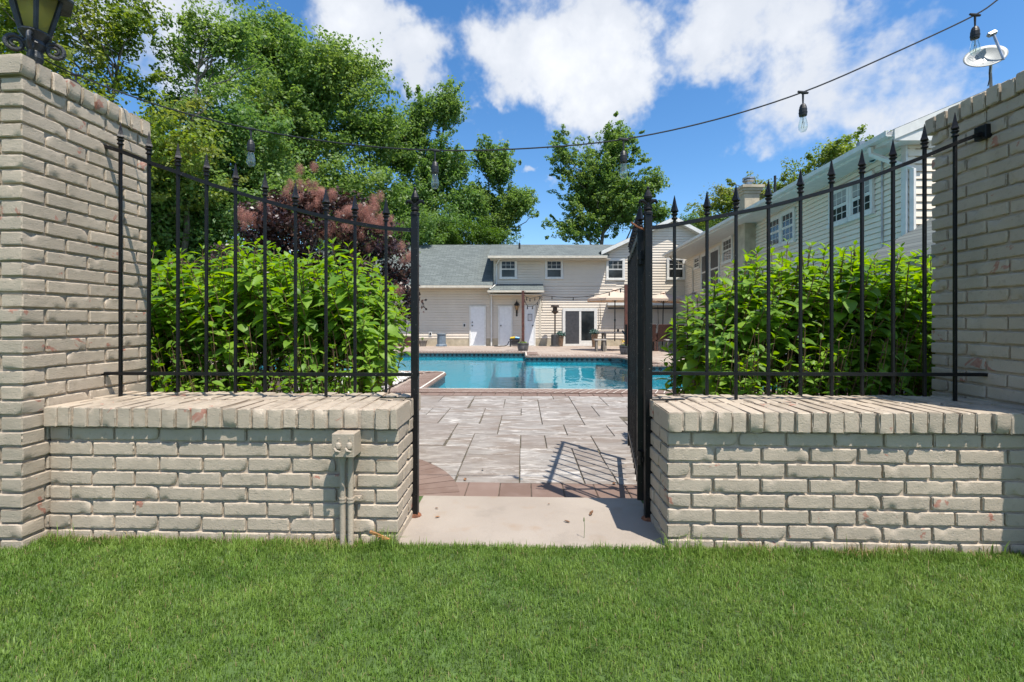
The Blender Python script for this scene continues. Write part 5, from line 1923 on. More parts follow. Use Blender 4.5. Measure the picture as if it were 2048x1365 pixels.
def umbrella(label, apex, base, rad, zs=0.34, sides=8, rot=0.0):
    apex, base = Vector(apex), Vector(base)
    t_ = thing('patio_umbrella', label, 'umbrella', tuple(base), group='tan market umbrellas over the tables')
    axd = (apex - base).normalized()
    MB().tube([base, apex + axd * 0.05], 0.022, 8).build('pole', M_BLACK, t_)
    MB().tube([base + axd * 0.75, base + axd * 0.83], 0.035, 8).build('crank', M_BLACK, t_)
    s1 = axd.orthogonal().normalized()
    s1 = Matrix.Rotation(rot, 3, axd) @ s1
    s2 = axd.cross(s1)
    rimp = [apex + (s1 * math.cos(2 * math.pi * k / sides) + s2 * math.sin(2 * math.pi * k / sides)) * rad - axd * zs for k in range(sides)]
    for k in range(sides):
        a, b = rimp[k], rimp[(k + 1) % sides]
        va = [apex]
        fs = []
        for i in range(1, 5):
            q_ = i / 4
            sag = axd * (-0.10 * math.sin(math.pi * q_) * 0.5)
            A_, B_ = apex.lerp(a, q_), apex.lerp(b, q_)
            va += [A_ - sag * 0.2, (A_ + B_) / 2 + sag * 0.5, B_ - sag * 0.2]
        fs += [(0, 1, 2), (0, 2, 3)]
        for i in range(3):
            o = 1 + i * 3
            fs += [(o, o + 3, o + 4, o + 1), (o + 1, o + 4, o + 5, o + 2)]
        o = 1 + 9
        va += [va[o] - axd * 0.09, va[o + 1] - axd * 0.09, va[o + 2] - axd * 0.09]
        fs += [(o, o + 3, o + 4, o + 1), (o + 1, o + 4, o + 5, o + 2)]
        MB().add(va, fs).build('canopy_panel', M_UMB, t_)
        MB().tube([apex - axd * 0.03, a - axd * 0.015], 0.008, 5).build('rib', M_BLACK, t_)
        MB().tube([apex - axd * 0.42, apex.lerp(a, 0.55) - axd * 0.02], 0.006, 5).build('strut', M_BLACK, t_)
    MB().lathe(apex - axd * 0.02, [(0.16, 0.02), (0.05, 0.075), (0.012, 0.085)], 8).build('top_vent', M_UMB, t_)
    return t_


ap = at(1230, 581, 17.3)
umbrella('tan umbrella nearest the sliding door, tilted over the picnic table', ap, (pc.x - 0.12, pc.y, pz + 0.35), 1.08, 0.33, 8, 0.3)
ap = at(1327, 587, 18.8)
umbrella('tan umbrella seen just right of the gate post', ap, (ap.x - 0.05, ap.y, zdeck(ap.y)), 1.0, 0.26, 8, 0.1)
ap = at(1388, 587, 18.6)
umbrella('tan umbrella half hidden by the top of the right shrub', ap, (ap.x, ap.y, zdeck(ap.y)), 1.1, 0.28, 8, 0.5)


def wicker_chair(label, px, w, rz, proto=None):
    p_ = at(px, 700, w)
    z = zdeck(p_.y)
    if proto:
        return copy_tree(proto, None, loc=(p_.x, p_.y, z), rz=rz, label=label)
    t_ = thing('wicker_chair', label, 'chair', (0, 0, 0), group='brown wicker armchairs on the terrace')
    MB().box(-0.30, 0.30, -0.28, 0.30, 0.36, 0.44).build('seat', M_WICKER, t_, bevel=0.01)
    bk = MB().add([(-0.30, 0.24, 0.40), (0.30, 0.24, 0.40), (0.28, 0.38, 0.98), (-0.28, 0.38, 0.98), (-0.30, 0.30, 0.40), (0.30, 0.30, 0.40), (0.28, 0.44, 0.98), (-0.28, 0.44, 0.98)],
                  [(0, 1, 2, 3), (5, 4, 7, 6), (0, 4, 5, 1), (3, 2, 6, 7), (0, 3, 7, 4), (1, 5, 6, 2)])
    bk.build('backrest', M_WICKER, t_, bevel=0.01)
    for s in (-1, 1):
        MB().box(s * 0.31 - 0.03, s * 0.31 + 0.03, -0.28, 0.32, 0.60, 0.66).build('armrest', M_WICKER, t_, bevel=0.01)
        MB().box(s * 0.31 - 0.02, s * 0.31 + 0.02, -0.27, 0.30, 0.42, 0.60).build('side_panel', M_WICKER, t_)
        for yy in (-0.25, 0.27):
            MB().cbox((s * 0.29, yy, 0.18), (0.045, 0.045, 0.36)).build('leg', M_WICKER, t_)
    t_.location = (p_.x, p_.y, z)
    t_.rotation_euler = (0, 0, rz)
    return t_


wc = wicker_chair('brown wicker armchair with its back to the pool, seen through the gate bars', 1290, 17.0, math.pi)
wicker_chair('brown wicker armchair with its back to the pool, just right of the gate post', 1326, 17.0, math.pi, wc)
wicker_chair('brown wicker armchair at the end of the table, beside the right shrub', 1352, 17.4, math.pi * 0.9, wc)
pt2, pc2, pz2 = picnic('second grey table among the wicker chairs under the far umbrella', 1322, 18.8, 1.9, 0)
q = at(1350, 700, 16.2)
bench('grey bench at the left edge of the right shrub', q.x, q.y, zdeck(q.y), 0.7)
# ------------------------------------------------------------------ shrubs, trees, lawn
M_HYD, t = material('hydrangea_leaf')
r_ = t.n('ShaderNodeMath', {0: t.objrand(), 1: t.island()}, operation='ADD').outputs[0]
fr_n = t.math('FRACT', t.math('MULTIPLY', r_, 1.0))
p = t.pos()
hz = t.n('ShaderNodeSeparateXYZ', {0: p}).outputs[2]
col = t.mix(fr_n, (0.085, 0.19, 0.018), (0.21, 0.345, 0.03))
col = t.mix(t.rng(t.noise(p, 3.0, 3.0), 0.45, 0.7, 0.0, 0.6), col, (0.06, 0.145, 0.022))
vein = t.noise(p, 60.0, 3.0)
pr_ = t.n('ShaderNodeBsdfPrincipled', {'Base Color': col, 'Roughness': 0.5, 'Specular IOR Level': 0.4, 'Normal': t.bump(vein, 0.3, 0.004)}).outputs[0]
tr_ = t.n('ShaderNodeBsdfTranslucent', {0: t.n('ShaderNodeHueSaturation', {'Hue': 0.483, 'Saturation': 1.12, 'Value': 1.9, 'Color': col}).outputs[0]}).outputs[0]
t.out(t.n('ShaderNodeMixShader', {0: 0.42, 1: pr_, 2: tr_}).outputs[0])


def leaf_template(L, W, curl, fold, n=4):
    """pointed leaf along +x, tip at x = L; two halves folded along the midrib"""
    V, Fs = [], []
    for i in range(n + 1):
        q = i / n
        w = W * math.sin(math.pi * min(1, q * 0.93 + 0.035)) ** 0.85 * (1.0 - 0.35 * q)
        if i == n:
            w = 0.0015
        z = -curl * q * q * L
        V += [(q * L, w, z + fold * w), (q * L, 0, z), (q * L, -w, z + fold * w)]
    for i in range(n):
        b = i * 3
        Fs += [(b, b + 1, b + 4, b + 3), (b + 1, b + 2, b + 5, b + 4)]
    return np.array(V), np.array(Fs)


HT = [leaf_template(0.128, 0.035, 0.25, 0.35), leaf_template(0.128, 0.042, 0.42, 0.25), leaf_template(0.124, 0.032, 0.1, 0.5)]
HMESH = [np_mesh('leaf', v, f, M_HYD, True) for v, f in HT]


def frame_mat(p, d, up_hint, s):
    """matrix with x along d"""
    x = d.normalized()
    y = up_hint.cross(x)
    y = y.normalized() if y.length > 1e-5 else x.orthogonal().normalized()
    z = x.cross(y)
    M = Matrix((x, y, z)).transposed().to_4x4()
    M = M @ Matrix.Diagonal((s, s, s, 1))
    M.translation = p
    return M


def hydrangea(label, prof_px, Yc, depth, n_tall, n_low, nbase, clear=None):
    """prof_px: silhouette top line (px, py) at distance Yc"""
    P = [on_fence(x, y, Yc) for x, y in prof_px]
    xs = [q.x for q in P]
    zs = [q.z for q in P]
    x0, x1 = xs[0], xs[-1]
    root = thing('hydrangea_shrub', label, 'shrub', ((x0 + x1) / 2, Yc, DECK), group='bright green hydrangeas behind the low walls')
    top = lambda x: np.interp(x, xs, zs)
    stems, L_ = MB(), []

    def pair(p, d, s, rot, spread):
        a = d.orthogonal().normalized()
        a = Matrix.Rotation(rot, 3, d) @ a
        for sg in (1, -1):
            o = a * sg
            ld = (o * math.sin(spread) + d * math.cos(spread))
            ld.z -= random.uniform(0.0, 0.25)
            L_.append((frame_mat(p + o * 0.004, ld, (d + Vector((random.gauss(0, .25), random.gauss(0, .25), 0.4))), s * random.choice((random.uniform(0.55, 0.85), random.uniform(0.8, 1.25)))), s))

    bases = [(x0 + (x1 - x0) * (0.02 + 0.84 * (k + 0.5) / nbase) + random.uniform(-.05, .05), Yc + random.uniform(-depth * .2, depth * .3)) for k in range(nbase)]
    for i in range(n_tall):
        x = random.uniform(x0, x1)
        yy = Yc + random.uniform(-0.5, 0.5) * depth
        e = 1 - 0.16 * (abs(yy - Yc) / (0.5 * depth)) ** 2
        zt = (top(x)) * e * (1 - 0.42 * random.random() ** 1.6) - random.uniform(0.0, 0.06)
        if zt < 0.25:
            continue
        bxx, byy = min(bases, key=lambda b: abs(b[0] - x) + random.uniform(0, 0.35))
        b = Vector((bxx, byy, DECK))
        tip = Vector((x, yy, zt))
        mid = b.lerp(tip, 0.55) + Vector((random.gauss(0, .04), random.gauss(0, .04), 0.06))
        pts = spline([b, mid, tip], 8)
        stems.tube(pts, list(np.linspace(0.006, 0.0028, len(pts))), 5)
        d = (pts[-1] - pts[-3]).normalized()
        d = (d + Vector((0, 0, 0.6))).normalized()
        rot = random.uniform(0, 6.28)
        h = (tip - b).length
        nodes = int(min(11, 4 + h * 6))
        for k in range(nodes):
            q = 1 - k * 0.062 / max(h, 0.3)
            if q < 0.25:
                break
            f = q * (len(pts) - 1)
            j = min(int(f), len(pts) - 2)
            pp = pts[j].lerp(pts[j + 1], f - j)
            sc = (0.42 + 0.26 * k) if k < 3 else random.uniform(0.85, 1.15)
            sp = R(28) if k == 0 else (R(52) if k == 1 else R(random.uniform(65, 88)))
            pair(pp, d, sc, rot + k * math.pi / 2 + random.gauss(0, .2), sp)
    for i in range(n_low):
        # short leafy shoots at the foot, facing the fence
        x = random.uniform(x0 - 0.02, x1 + 0.02)
        yy = Yc - depth * random.uniform(0.25, 0.62)
        zt = random.uniform(0.30, 0.98) * min(1.0, 0.35 + top(min(max(x, x0), x1)) * 0.5)
        tip = Vector((x, yy, zt))
        if clear and clear(tip):
            continue
        b = Vector((x + random.gauss(0, 0.08), yy + 0.15, DECK))
        pts = spline([b, b.lerp(tip, 0.5) + Vector((0, 0.03, 0.03)), tip], 6)
        stems.tube(pts, list(np.linspace(0.004, 0.002, len(pts))), 4)
        d = (Vector((random.gauss(0, .3), random.gauss(-0.25, .3), 1))).normalized()
        rot = random.uniform(0, 6.28)
        for k in range(6):
            pp = tip.lerp(b, k * 0.10)
            pair(pp, d, (0.32 + 0.10 * k if k < 4 else 0.66) * random.uniform(0.8, 1.15), rot + k * math.pi / 2, R(35) if k == 0 else R(random.uniform(55, 85)))
    stems.build('stems', M_STEM, root)
    if clear:
        L_ = [q for q in L_ if not clear(q[0].translation)]
    # the 300 leaves that show largest are objects, the rest one mass
    camp = Vector((0, 0, 1))
    def key(q):
        M, s = q
        p_ = M.translation
        nrm = M.col[2].to_3d().normalized()
        v = (camp - p_)
        occ = (p_.y - (Yc - depth * 0.55)) * 0.9
        return -(abs(nrm.dot(v.normalized())) + 0.35) * M.col[0].to_3d().length / v.length ** 2 * math.exp(-occ * 1.6)
    L_.sort(key=key)
    org = ORIGIN[root.name]
    for M, s in L_[:300]:
        o = bpy.data.objects.new('leaf', random.choice(HMESH))
        COL.objects.link(o)
        o.parent = root
        M2 = M.copy()
        M2.translation = M.translation - org
        o.matrix_local = M2
    V, Fs, b = [], [], 0
    for M, s in L_[300:]:
        v, f = HT[random.randrange(3)]
        A_ = np.array(M)
        V.append(v @ A_[:3, :3].T + A_[:3, 3] - np.array(org))
        Fs.append(f + b)
        b += len(v)
    o = link('foliage', np_mesh('foliage', np.concatenate(V), np.concatenate(Fs), M_HYD, True), root, kind='stuff')
    return root


inpil = lambda p_: (p_.x > 2.26 and p_.y < 2.66) or (p_.x < -2.185 and p_.y < 2.65) or (p_.y < 2.57 and p_.z < 0.62) or (p_.y < 2.42)
xl0, xl1 = on_fence(742, 760, 3.2).x, on_fence(806, 700, 3.2).x
inpil_left = lambda p_: inpil(p_) or p_.x > xl0 + (xl1 - xl0) * min(1.0, max(0.0, (p_.z - 0.40) / 0.30)) + max(0.0, p_.z - 0.70) * 3
hydrangea('tall hydrangea behind the left low wall, purple shrub rising beyond it',
          [(262, 520), (285, 490), (330, 487), (380, 505), (425, 490), (480, 478), (540, 468), (600, 470), (650, 488), (700, 478), (735, 498), (765, 545), (795, 590), (812, 640), (806, 720)],
          3.55, 1.25, 400, 380, 11, inpil_left)
hydrangea('tall hydrangea behind the right low wall, clapboard wing rising beyond it',
          [(1372, 680), (1385, 600), (1420, 555), (1465, 525), (1505, 492), (1560, 478), (1620, 490), (1690, 486), (1750, 500), (1800, 488), (1850, 496), (1900, 500), (1960, 505)],
          3.45, 1.25, 370, 350, 11, inpil)


# ------------------------------------------------------------------ leaf clouds for trees and the smoke bush
def leaf_cloud(centres, radii, per, size, rng, flat=0.75, up=0.6, droop=0.0, axes=None):
    """quads scattered in clumps: centres (n,3), radii (n,)"""
    n = len(centres)
    idx = np.repeat(np.arange(n), per)
    m = len(idx)
    d = rng.normal(size=(m, 3))
    d /= np.linalg.norm(d, axis=1, keepdims=True)
    r = rng.uniform(0, 1, (m, 1)) ** 0.36
    off = d * r * radii[idx][:, None]
    off[:, 2] *= flat
    off[:, 2] -= droop * (off[:, 0] ** 2 + off[:, 1] ** 2) / np.maximum(radii[idx], .01)
    if axes is not None:
        A_ = axes[idx]
        along = np.sum(off * A_, 1, keepdims=True) * A_
        off = (off - along) * 0.72 + along * 1.75
    P = centres[idx] + off
    nrm = d * 0.55 + rng.normal(size=(m, 3)) * 0.55 + np.array([0, 0, up])
    nrm /= np.linalg.norm(nrm, axis=1, keepdims=True)
    a = rng.normal(size=(m, 3))
    a -= nrm * np.sum(a * nrm, 1, keepdims=True)
    a /= np.linalg.norm(a, axis=1, keepdims=True)
    b = np.cross(nrm, a)
    s = size * rng.uniform(0.6, 1.35, (m, 1))
    V = np.empty((m, 4, 3))
    V[:, 0] = P - a * s * 0.55
    V[:, 1] = P + b * s * 0.34 + nrm * s * 0.10
    V[:, 2] = P + a * s * 0.6 - nrm * s * 0.08
    V[:, 3] = P - b * s * 0.34 + nrm * s * 0.10
    return V.reshape(-1, 3), np.arange(m * 4).reshape(m, 4)


M_TREE_A = mat_leaf('maple_leaf_green', (0.095, 0.185, 0.045), (0.19, 0.30, 0.075), (0.22, 0.305, 0.08), trans=0.52, rough=0.5)
M_TREE_B = mat_leaf('deep_green_leaf', (0.075, 0.165, 0.042), (0.155, 0.27, 0.07), (0.19, 0.285, 0.075), trans=0.52, rough=0.5)
M_TREE_C = mat_leaf('yellow_green_leaf', (0.11, 0.185, 0.03), (0.21, 0.29, 0.05), (0.25, 0.26, 0.07), trans=0.48, rough=0.5)
M_TREE_D = mat_leaf('feathery_green_leaf', (0.065, 0.145, 0.015), (0.115, 0.21, 0.02), trans=0.4)
M_PURP = mat_leaf('purple_leaf', (0.030, 0.016, 0.018), (0.062, 0.030, 0.026), (0.085, 0.045, 0.022), trans=0.22, rough=0.35, nscale=2.0)
M_PINK, t = material('pink_smoke_plume')
pc_ = t.mix(t.island(), (0.42, 0.19, 0.155), (0.55, 0.32, 0.26))
t.out(t.n('ShaderNodeMixShader', {0: 0.4, 1: t.n('ShaderNodeBsdfDiffuse', {0: pc_}).outputs[0], 2: t.n('ShaderNodeBsdfTranslucent', {0: pc_}).outputs[0]}).outputs[0])


def limb(mb, a, b, r0, r1, wob=0.08, n=6):
    a, b = Vector(a), Vector(b)
    L = (b - a).length
    pts = []
    for k in range(n + 1):
        q = k / n
        w_ = math.sin(math.pi * q) * L * wob
        pts.append(a.lerp(b, q) + Vector((random.gauss(0, 1), random.gauss(0, 1), random.gauss(0, .6))) * w_ * 0.5 + Vector((0, 0, math.sin(math.pi * q) * L * 0.06)))
    mb.tube(pts, list(np.linspace(r0, r1, n + 1)), 7)
    return pts


def tree(label, base, lobes, clumps, per, leaf, mat, trunk=0.22, clump_r=(0.5, 0.95), limbs=18, lean=None, group='trees beyond the pool terrace', hole=0.42, name='deciduous_tree', up=0.6, flat=0.55, shell=0.5, seed=1, bark=None):
    """lobes: list of (px, py, w, rx, ry, rz) ellipsoids given by where their centres stand; foliage grows in clumps through them"""
    rng = np.random.default_rng(seed)
    bx, by = base
    root = thing(name, label, 'tree', (bx, by, -0.34), group=group)
    vol = np.array([l[3] * l[4] * l[5] for l in lobes])
    vol = vol ** 0.8
    cen, rad = [], []
    C3 = [at(l[0], l[1], l[2]) for l in lobes]
    tries = 0
    clumps, per, leaf = int(clumps * 1.3), max(20, int(per * 1.08)), leaf * 0.78
    clump_r = (clump_r[0] * 0.95, clump_r[1] * 1.25)
    while len(cen) < clumps and tries < clumps * 30:
        tries += 1
        i = rng.choice(len(lobes), p=vol / vol.sum())
        d = rng.normal(size=3)
        d /= np.linalg.norm(d)
        rag = 0.78 + 0.95 * noise.noise(Vector(d * 2.1) + Vector((seed * 3.3, i * 5.1, 0))) + 0.55 * noise.noise(Vector(d * 4.5) + Vector((seed, i * 2.0, 9)))
        d *= rng.uniform(shell ** 3, 1) ** (1 / 3) * min(1.3, max(0.35, rag))
        dist_q = np.linalg.norm(d)
        c = np.array(C3[i]) + d * np.array(lobes[i][3:6])
        if c[2] < 0.5:
            continue
        nv = noise.noise(Vector(c * (1.0 / (clump_r[1] * 1.7))) + Vector((seed * 7.1, 0, 0)))
        if nv < -hole * 0.5 and rng.uniform() < 0.65:
            continue
        cen.append(c)
        rad.append(rng.uniform(*clump_r) * (1.0 if dist_q < 0.8 else 0.62))
    cen, rad = np.array(cen), np.array(rad)
    AX = cen - np.stack([np.full(len(cen), bx), np.full(len(cen), by), cen[:, 2] - 1.4], 1)
    AX /= np.linalg.norm(AX, axis=1, keepdims=True)
    AX += rng.normal(size=AX.shape) * 0.45 + np.array([0, 0, 0.15])
    AX /= np.linalg.norm(AX, axis=1, keepdims=True)
    V, Fq = leaf_cloud(cen, rad, per, leaf, rng, flat=flat, up=up, axes=AX)
    org = np.array(ORIGIN[root.name])
    link('crown', np_mesh('crown', V - org, Fq, mat), root)
    # trunk and limbs reaching into the clumps
    mb = MB()
    topc = max(C3, key=lambda c: c.z)
    lowest = min(c.z - l[5] for c, l in zip(C3, lobes))
    T = [Vector((bx, by, -0.4))]
    ctr = sum(C3, Vector()) / len(C3)
    hgt = topc.z
    for q in (0.2, 0.4, 0.6, 0.8, 1.0):
        T.append(Vector((bx + (topc.x - bx) * q ** 1.5 + random.gauss(0, .12), by + (topc.y - by) * q + random.gauss(0, .12), -0.3 + hgt * q)))
    Tp = spline(T, 24)
    mb.tube(Tp, list(np.linspace(trunk, trunk * 0.18, len(Tp))), 10)
    mb.build('trunk', bark or M_BARK, root)
    bb = MB()
    order = rng.permutation(len(cen))[:limbs]
    for k in order:
        c = Vector(cen[k])
        zz = max(0.22 * hgt, c.z - (Vector((c.x, c.y, 0)) - Vector((bx, by, 0))).length * rng.uniform(0.7, 1.1))
        j = min(range(len(Tp)), key=lambda m: abs(Tp[m].z - zz))
        r0 = trunk * (1 - 0.82 * j / len(Tp)) * 0.55
        pts = limb(bb, Tp[j], c, r0, 0.014, 0.10)
        for _ in range(2):
            k2 = int(rng.integers(len(cen)))
            c2 = Vector(cen[k2])
            if (c2 - c).length < (c - Tp[j]).length * 0.7:
                limb(bb, pts[3], c2, r0 * 0.45, 0.010, 0.12, 4)
    bb.build('limbs', bark or M_BARK, root, kind='stuff')
    return root


def wx(px, w):
    v = at(px, 640, w)
    return (v.x, v.y)


# far left corner: tall open-limbed trees behind the left pillar
tree('tall yellow green tree with bare limbs rising above the left lantern', wx(150, 17), [(60, 60, 16, 3.2, 2.5, 2.6), (150, 230, 16, 3.0, 2.2, 1.9), (250, 60, 17, 1.6, 1.5, 2.6), (330, 300, 16, 2.0, 2.0, 1.8), (180, 390, 16, 2.8, 2.0, 1.8), (40, 180, 15.5, 2.6, 2.0, 2.4)],
     270, 85, 0.17, M_TREE_C, 0.17, (0.35, 0.75), 44, seed=3, hole=0.5, shell=0.15)
tree('thin dark-limbed tree with sparse leaves left of the clouds gap', wx(352, 18), [(370, 120, 18, 0.9, 1.0, 1.9), (400, 60, 18, 1.0, 1.0, 1.3), (350, 210, 18, 1.5, 1.2, 0.9), (460, 80, 18.5, 1.2, 1.1, 1.7), (345, 340, 18, 1.8, 1.4, 1.6)],
     120, 75, 0.16, M_TREE_A, 0.15, (0.3, 0.6), 40, seed=5, shell=0.0)
tree('broad dark green tree filling the space left of the smoke bush', wx(420, 20), [(400, 400, 19.5, 3.6, 2.5, 2.8), (300, 500, 18.5, 3.0, 2.2, 2.2), (500, 330, 20, 2.8, 2.4, 2.4), (440, 270, 20, 2.4, 2.0, 1.7), (340, 380, 18, 2.6, 2.2, 2.4), (470, 560, 19, 3, 2, 2.2)],
     430, 110, 0.19, M_TREE_B, 0.24, (0.55, 1.05), 16, seed=7, shell=0.25)
tree('tallest broad-crowned tree, its dome edge against the blue sky', wx(640, 28), [(620, 190, 28, 4.3, 3.2, 3.0), (560, 110, 28, 2.6, 2.4, 2.2), (690, 150, 28, 2.3, 2.2, 1.8), (540, 240, 27, 3.2, 3.0, 3.0), (600, 350, 27.5, 4.6, 3.0, 3.2), (740, 260, 28, 2.2, 2.2, 2.6), (700, 420, 27, 3.2, 2.6, 3.2), (520, 60, 28, 1.7, 1.6, 1.3)],
     680, 100, 0.23, M_TREE_A, 0.34, (0.65, 1.3), 22, seed=9, shell=0.2)
tree('upright dark tree with two pointed tops right of the tallest crown', wx(850, 31), [(890, 215, 31, 1.15, 1.3, 1.8), (840, 240, 31, 1.3, 1.4, 1.9), (800, 300, 31, 2.0, 1.8, 2.2), (880, 340, 31, 2.1, 1.8, 2.4), (820, 420, 30, 2.6, 2.0, 2.2), (930, 420, 31, 1.6, 1.5, 1.6)],
     900, 52, 0.21, M_TREE_B, 0.26, (0.30, 0.58), 18, seed=13, shell=0.1, flat=0.95, hole=0.45)
tree('narrow spreading tree left of the sky gap above the grey roof', wx(1000, 33), [(1000, 340, 33, 1.5, 1.4, 1.7), (975, 320, 33, 0.9, 1.0, 1.5), (1030, 410, 33, 1.7, 1.5, 1.2), (990, 450, 33, 1.9, 1.5, 1.3), (960, 400, 33, 1.3, 1.2, 1.6)],
     480, 48, 0.21, M_TREE_A, 0.17, (0.24, 0.48), 30, seed=17, shell=0.05, flat=0.9, hole=0.4)
tree('lone tall tree with a bare forked trunk standing behind the house ridge', wx(1192, 34), [(1232, 290, 34, 1.5, 1.4, 2.2), (1125, 310, 34, 1.2, 1.1, 2.3), (1255, 400, 34, 2.6, 1.7, 1.7), (1150, 455, 34, 2.3, 1.5, 1.1), (1305, 370, 34, 1.4, 1.2, 1.2), (1180, 380, 34, 1.7, 1.3, 1.6), (1315, 430, 34, 1.1, 1.1, .9), (1205, 370, 34, 3.6, 1.8, 3.9), (1215, 400, 34, 3.6, 1.8, 2.8)],
     1000, 46, 0.21, M_TREE_A, 0.22, (0.22, 0.46), 60, seed=19, shell=0.0, hole=0.15, flat=0.8)
tree('low feathery light green tree just above the grey roof', wx(950, 28.5), [(950, 470, 28.5, 2.0, 1.2, 0.75), (905, 480, 28.5, 1.2, 1.0, 0.6), (1000, 482, 28.5, 0.9, 0.9, 0.5)],
     120, 130, 0.11, M_TREE_D, 0.12, (0.3, 0.55), 10, seed=23, name='feathery_tree', shell=0.0)
tree('tree crown showing over the right wing roof beside the thin vent pipe', wx(1640, 24), [(1660, 320, 22, 1.5, 1.2, 0.9), (1720, 290, 22, 0.8, .8, 0.5), (1620, 370, 23, 1.6, 1.3, 1.1), (1550, 400, 24, 1.8, 1.4, 1.1), (1460, 400, 25, 1.7, 1.3, 1.0), (1440, 440, 25, 1.6, 1.2, 1.0)],
     170, 75, 0.16, M_TREE_C, 0.2, (0.3, 0.62), 34, seed=29, shell=0.0)
tree('small dark bushy evergreen peeking over the gable', wx(1385, 33), [(1385, 440, 33, 1.1, 1.0, 0.7), (1420, 450, 33, 1.4, 1.0, 0.8), (1340, 470, 33, 1.2, 1, 0.7)], 70, 90, 0.13, M_TREE_B, 0.15, (0.3, 0.55), 6, seed=31, shell=0.0, name='evergreen_tree')
tree('dark green tree behind the garage roof at the smoke bush', wx(790, 27.5), [(800, 470, 27.5, 3.0, 1.8, 1.4), (740, 500, 26, 2.6, 1.6, 1.6), (870, 460, 29, 2.0, 1.6, 1.2)], 190, 100, 0.17, M_TREE_B, 0.2, (0.5, 0.9), 8, seed=37, shell=0.1)
# woodland mass far behind closes the gaps low down between the trunks
rng = np.random.default_rng(41)
cs = []
for k in range(760):
    px = rng.uniform(-1000, 960)
    hi_ = np.interp(px, [-1000, 150, 420, 560, 720, 830, 960], [13, 9.5, 11.5, 15.5, 13.5, 8.5, 5.5])
    cs.append(np.array(at(px, 640, rng.uniform(36, 44))) + [0, 0, rng.uniform(-0.5, hi_)])
V, Fq = leaf_cloud(np.array(cs), rng.uniform(1.0, 1.8, len(cs)), 75, 0.34, rng)
wd = link('woodland', np_mesh('woodland', V, Fq, M_TREE_B), None, kind='stuff')
wd['label'] = 'dense far woodland closing the view behind the trees'

# smoke bush: purple leaves with pink plumes
sb_c = wx(650, 8.6)
sbush = thing('smoke_bush', 'purple-leaved smoke bush with fluffy pink plumes behind the left hydrangea', 'shrub', (sb_c[0], sb_c[1], DECK))
rng = np.random.default_rng(43)
cen = []
for px, py, w, rx, ry, rz, n_ in ((640, 470, 8.6, 1.35, 0.8, 0.8, 150), (760, 520, 8.4, 0.62, 0.5, 0.7, 50), (560, 460, 8.7, 0.75, 0.6, 0.7, 46), (790, 600, 8.3, 0.35, 0.35, 0.5, 18), (640, 600, 8.6, 1.2, 0.8, 0.8, 46), (440, 560, 8.8, .7, .5, .6, 20)):
    c = np.array(at(px, py, w))
    d = rng.normal(size=(n_, 3))
    d /= np.linalg.norm(d, axis=1, keepdims=True)
    cen.append(c + d * rng.uniform(0.3, 1, (n_, 1)) ** 0.4 * np.array([rx, ry, rz]))
cen = np.concatenate(cen)
V, Fq = leaf_cloud(cen, rng.uniform(0.12, 0.28, len(cen)), 75, 0.062, rng, up=0.4)
link('crown', np_mesh('crown', V - np.array(ORIGIN[sbush.name]), Fq, M_PURP), sbush)
pcen = []
for px, py, sp_x, sp_z, n_ in ((535, 420, 0.30, 0.22, 16), (600, 385, 0.20, 0.28, 20), (640, 400, 0.24, 0.20, 14), (700, 435, 0.22, 0.20, 18), (745, 440, 0.22, 0.24, 22), (770, 460, 0.12, 0.10, 6), (590, 430, 0.3, 0.15, 10), (815, 510, 0.10, 0.16, 7), (660, 470, 0.3, 0.15, 8), (500, 440, .12, .16, 6), (800, 585, .06, .05, 3)):
    c = np.array(at(px, py, 8.2))
    pcen.append(c + rng.normal(size=(n_, 3)) * np.array([sp_x, 0.25, sp_z]) * 0.6)
pcen = np.concatenate(pcen)
m = 640
idx = np.repeat(np.arange(len(pcen)), m)
d = rng.normal(size=(len(idx), 3))
d /= np.linalg.norm(d, axis=1, keepdims=True)
P = pcen[idx] + d * (rng.uniform(0, 1, (len(idx), 1)) ** 0.5) * np.array([0.085, 0.085, 0.12])
a = rng.normal(size=P.shape)
a /= np.linalg.norm(a, axis=1, keepdims=True)
b = np.cross(a, d)
s = 0.026
V = np.stack([P - a * s, P + b * 0.0028, P + a * s], 1).reshape(-1, 3)
link('plumes', np_mesh('plumes', V - np.array(ORIGIN[sbush.name]), np.arange(len(V)).reshape(-1, 3), M_PINK), sbush)
mb = MB()
for k in range(14):
    c = Vector(cen[int(rng.integers(len(cen)))])
    limb(mb, (sb_c[0] + random.gauss(0, .1), sb_c[1], DECK), c, 0.035, 0.008, 0.1)
mb.build('limbs', M_BARK, sbush)

# ------------------------------------------------------------------ grass blades
M_GRASS, t = material('grass_blade')
p = t.pos()
i = t.island()
c = t.mix(i, (0.085, 0.17, 0.022), (0.165, 0.27, 0.042))
c = t.mix(t.rng(t.noise(p, 3.2, 4.0, 0.6), 0.38, 0.66, 0.0, 0.75), c, (0.20, 0.29, 0.055))
c = t.mix(t.rng(t.noise(t.vmath('ADD', p, (5, 5, 0)), 7.0, 3.0), 0.52, 0.7, 0.0, 0.6), c, (0.065, 0.14, 0.02))
c = t.mix(t.math('GREATER_THAN', i, 0.965), c, (0.26, 0.22, 0.10))
pb_ = t.n('ShaderNodeBsdfPrincipled', {'Base Color': c, 'Roughness': 0.5, 'Specular IOR Level': 0.3}).outputs[0]
tb_ = t.n('ShaderNodeBsdfTranslucent', {0: t.n('ShaderNodeHueSaturation', {'Hue': 0.49, 'Saturation': 1.0, 'Value': 1.4, 'Color': c}).outputs[0]}).outputs[0]
t.out(t.n('ShaderNodeMixShader', {0: 0.35, 1: pb_, 2: tb_}).outputs[0])


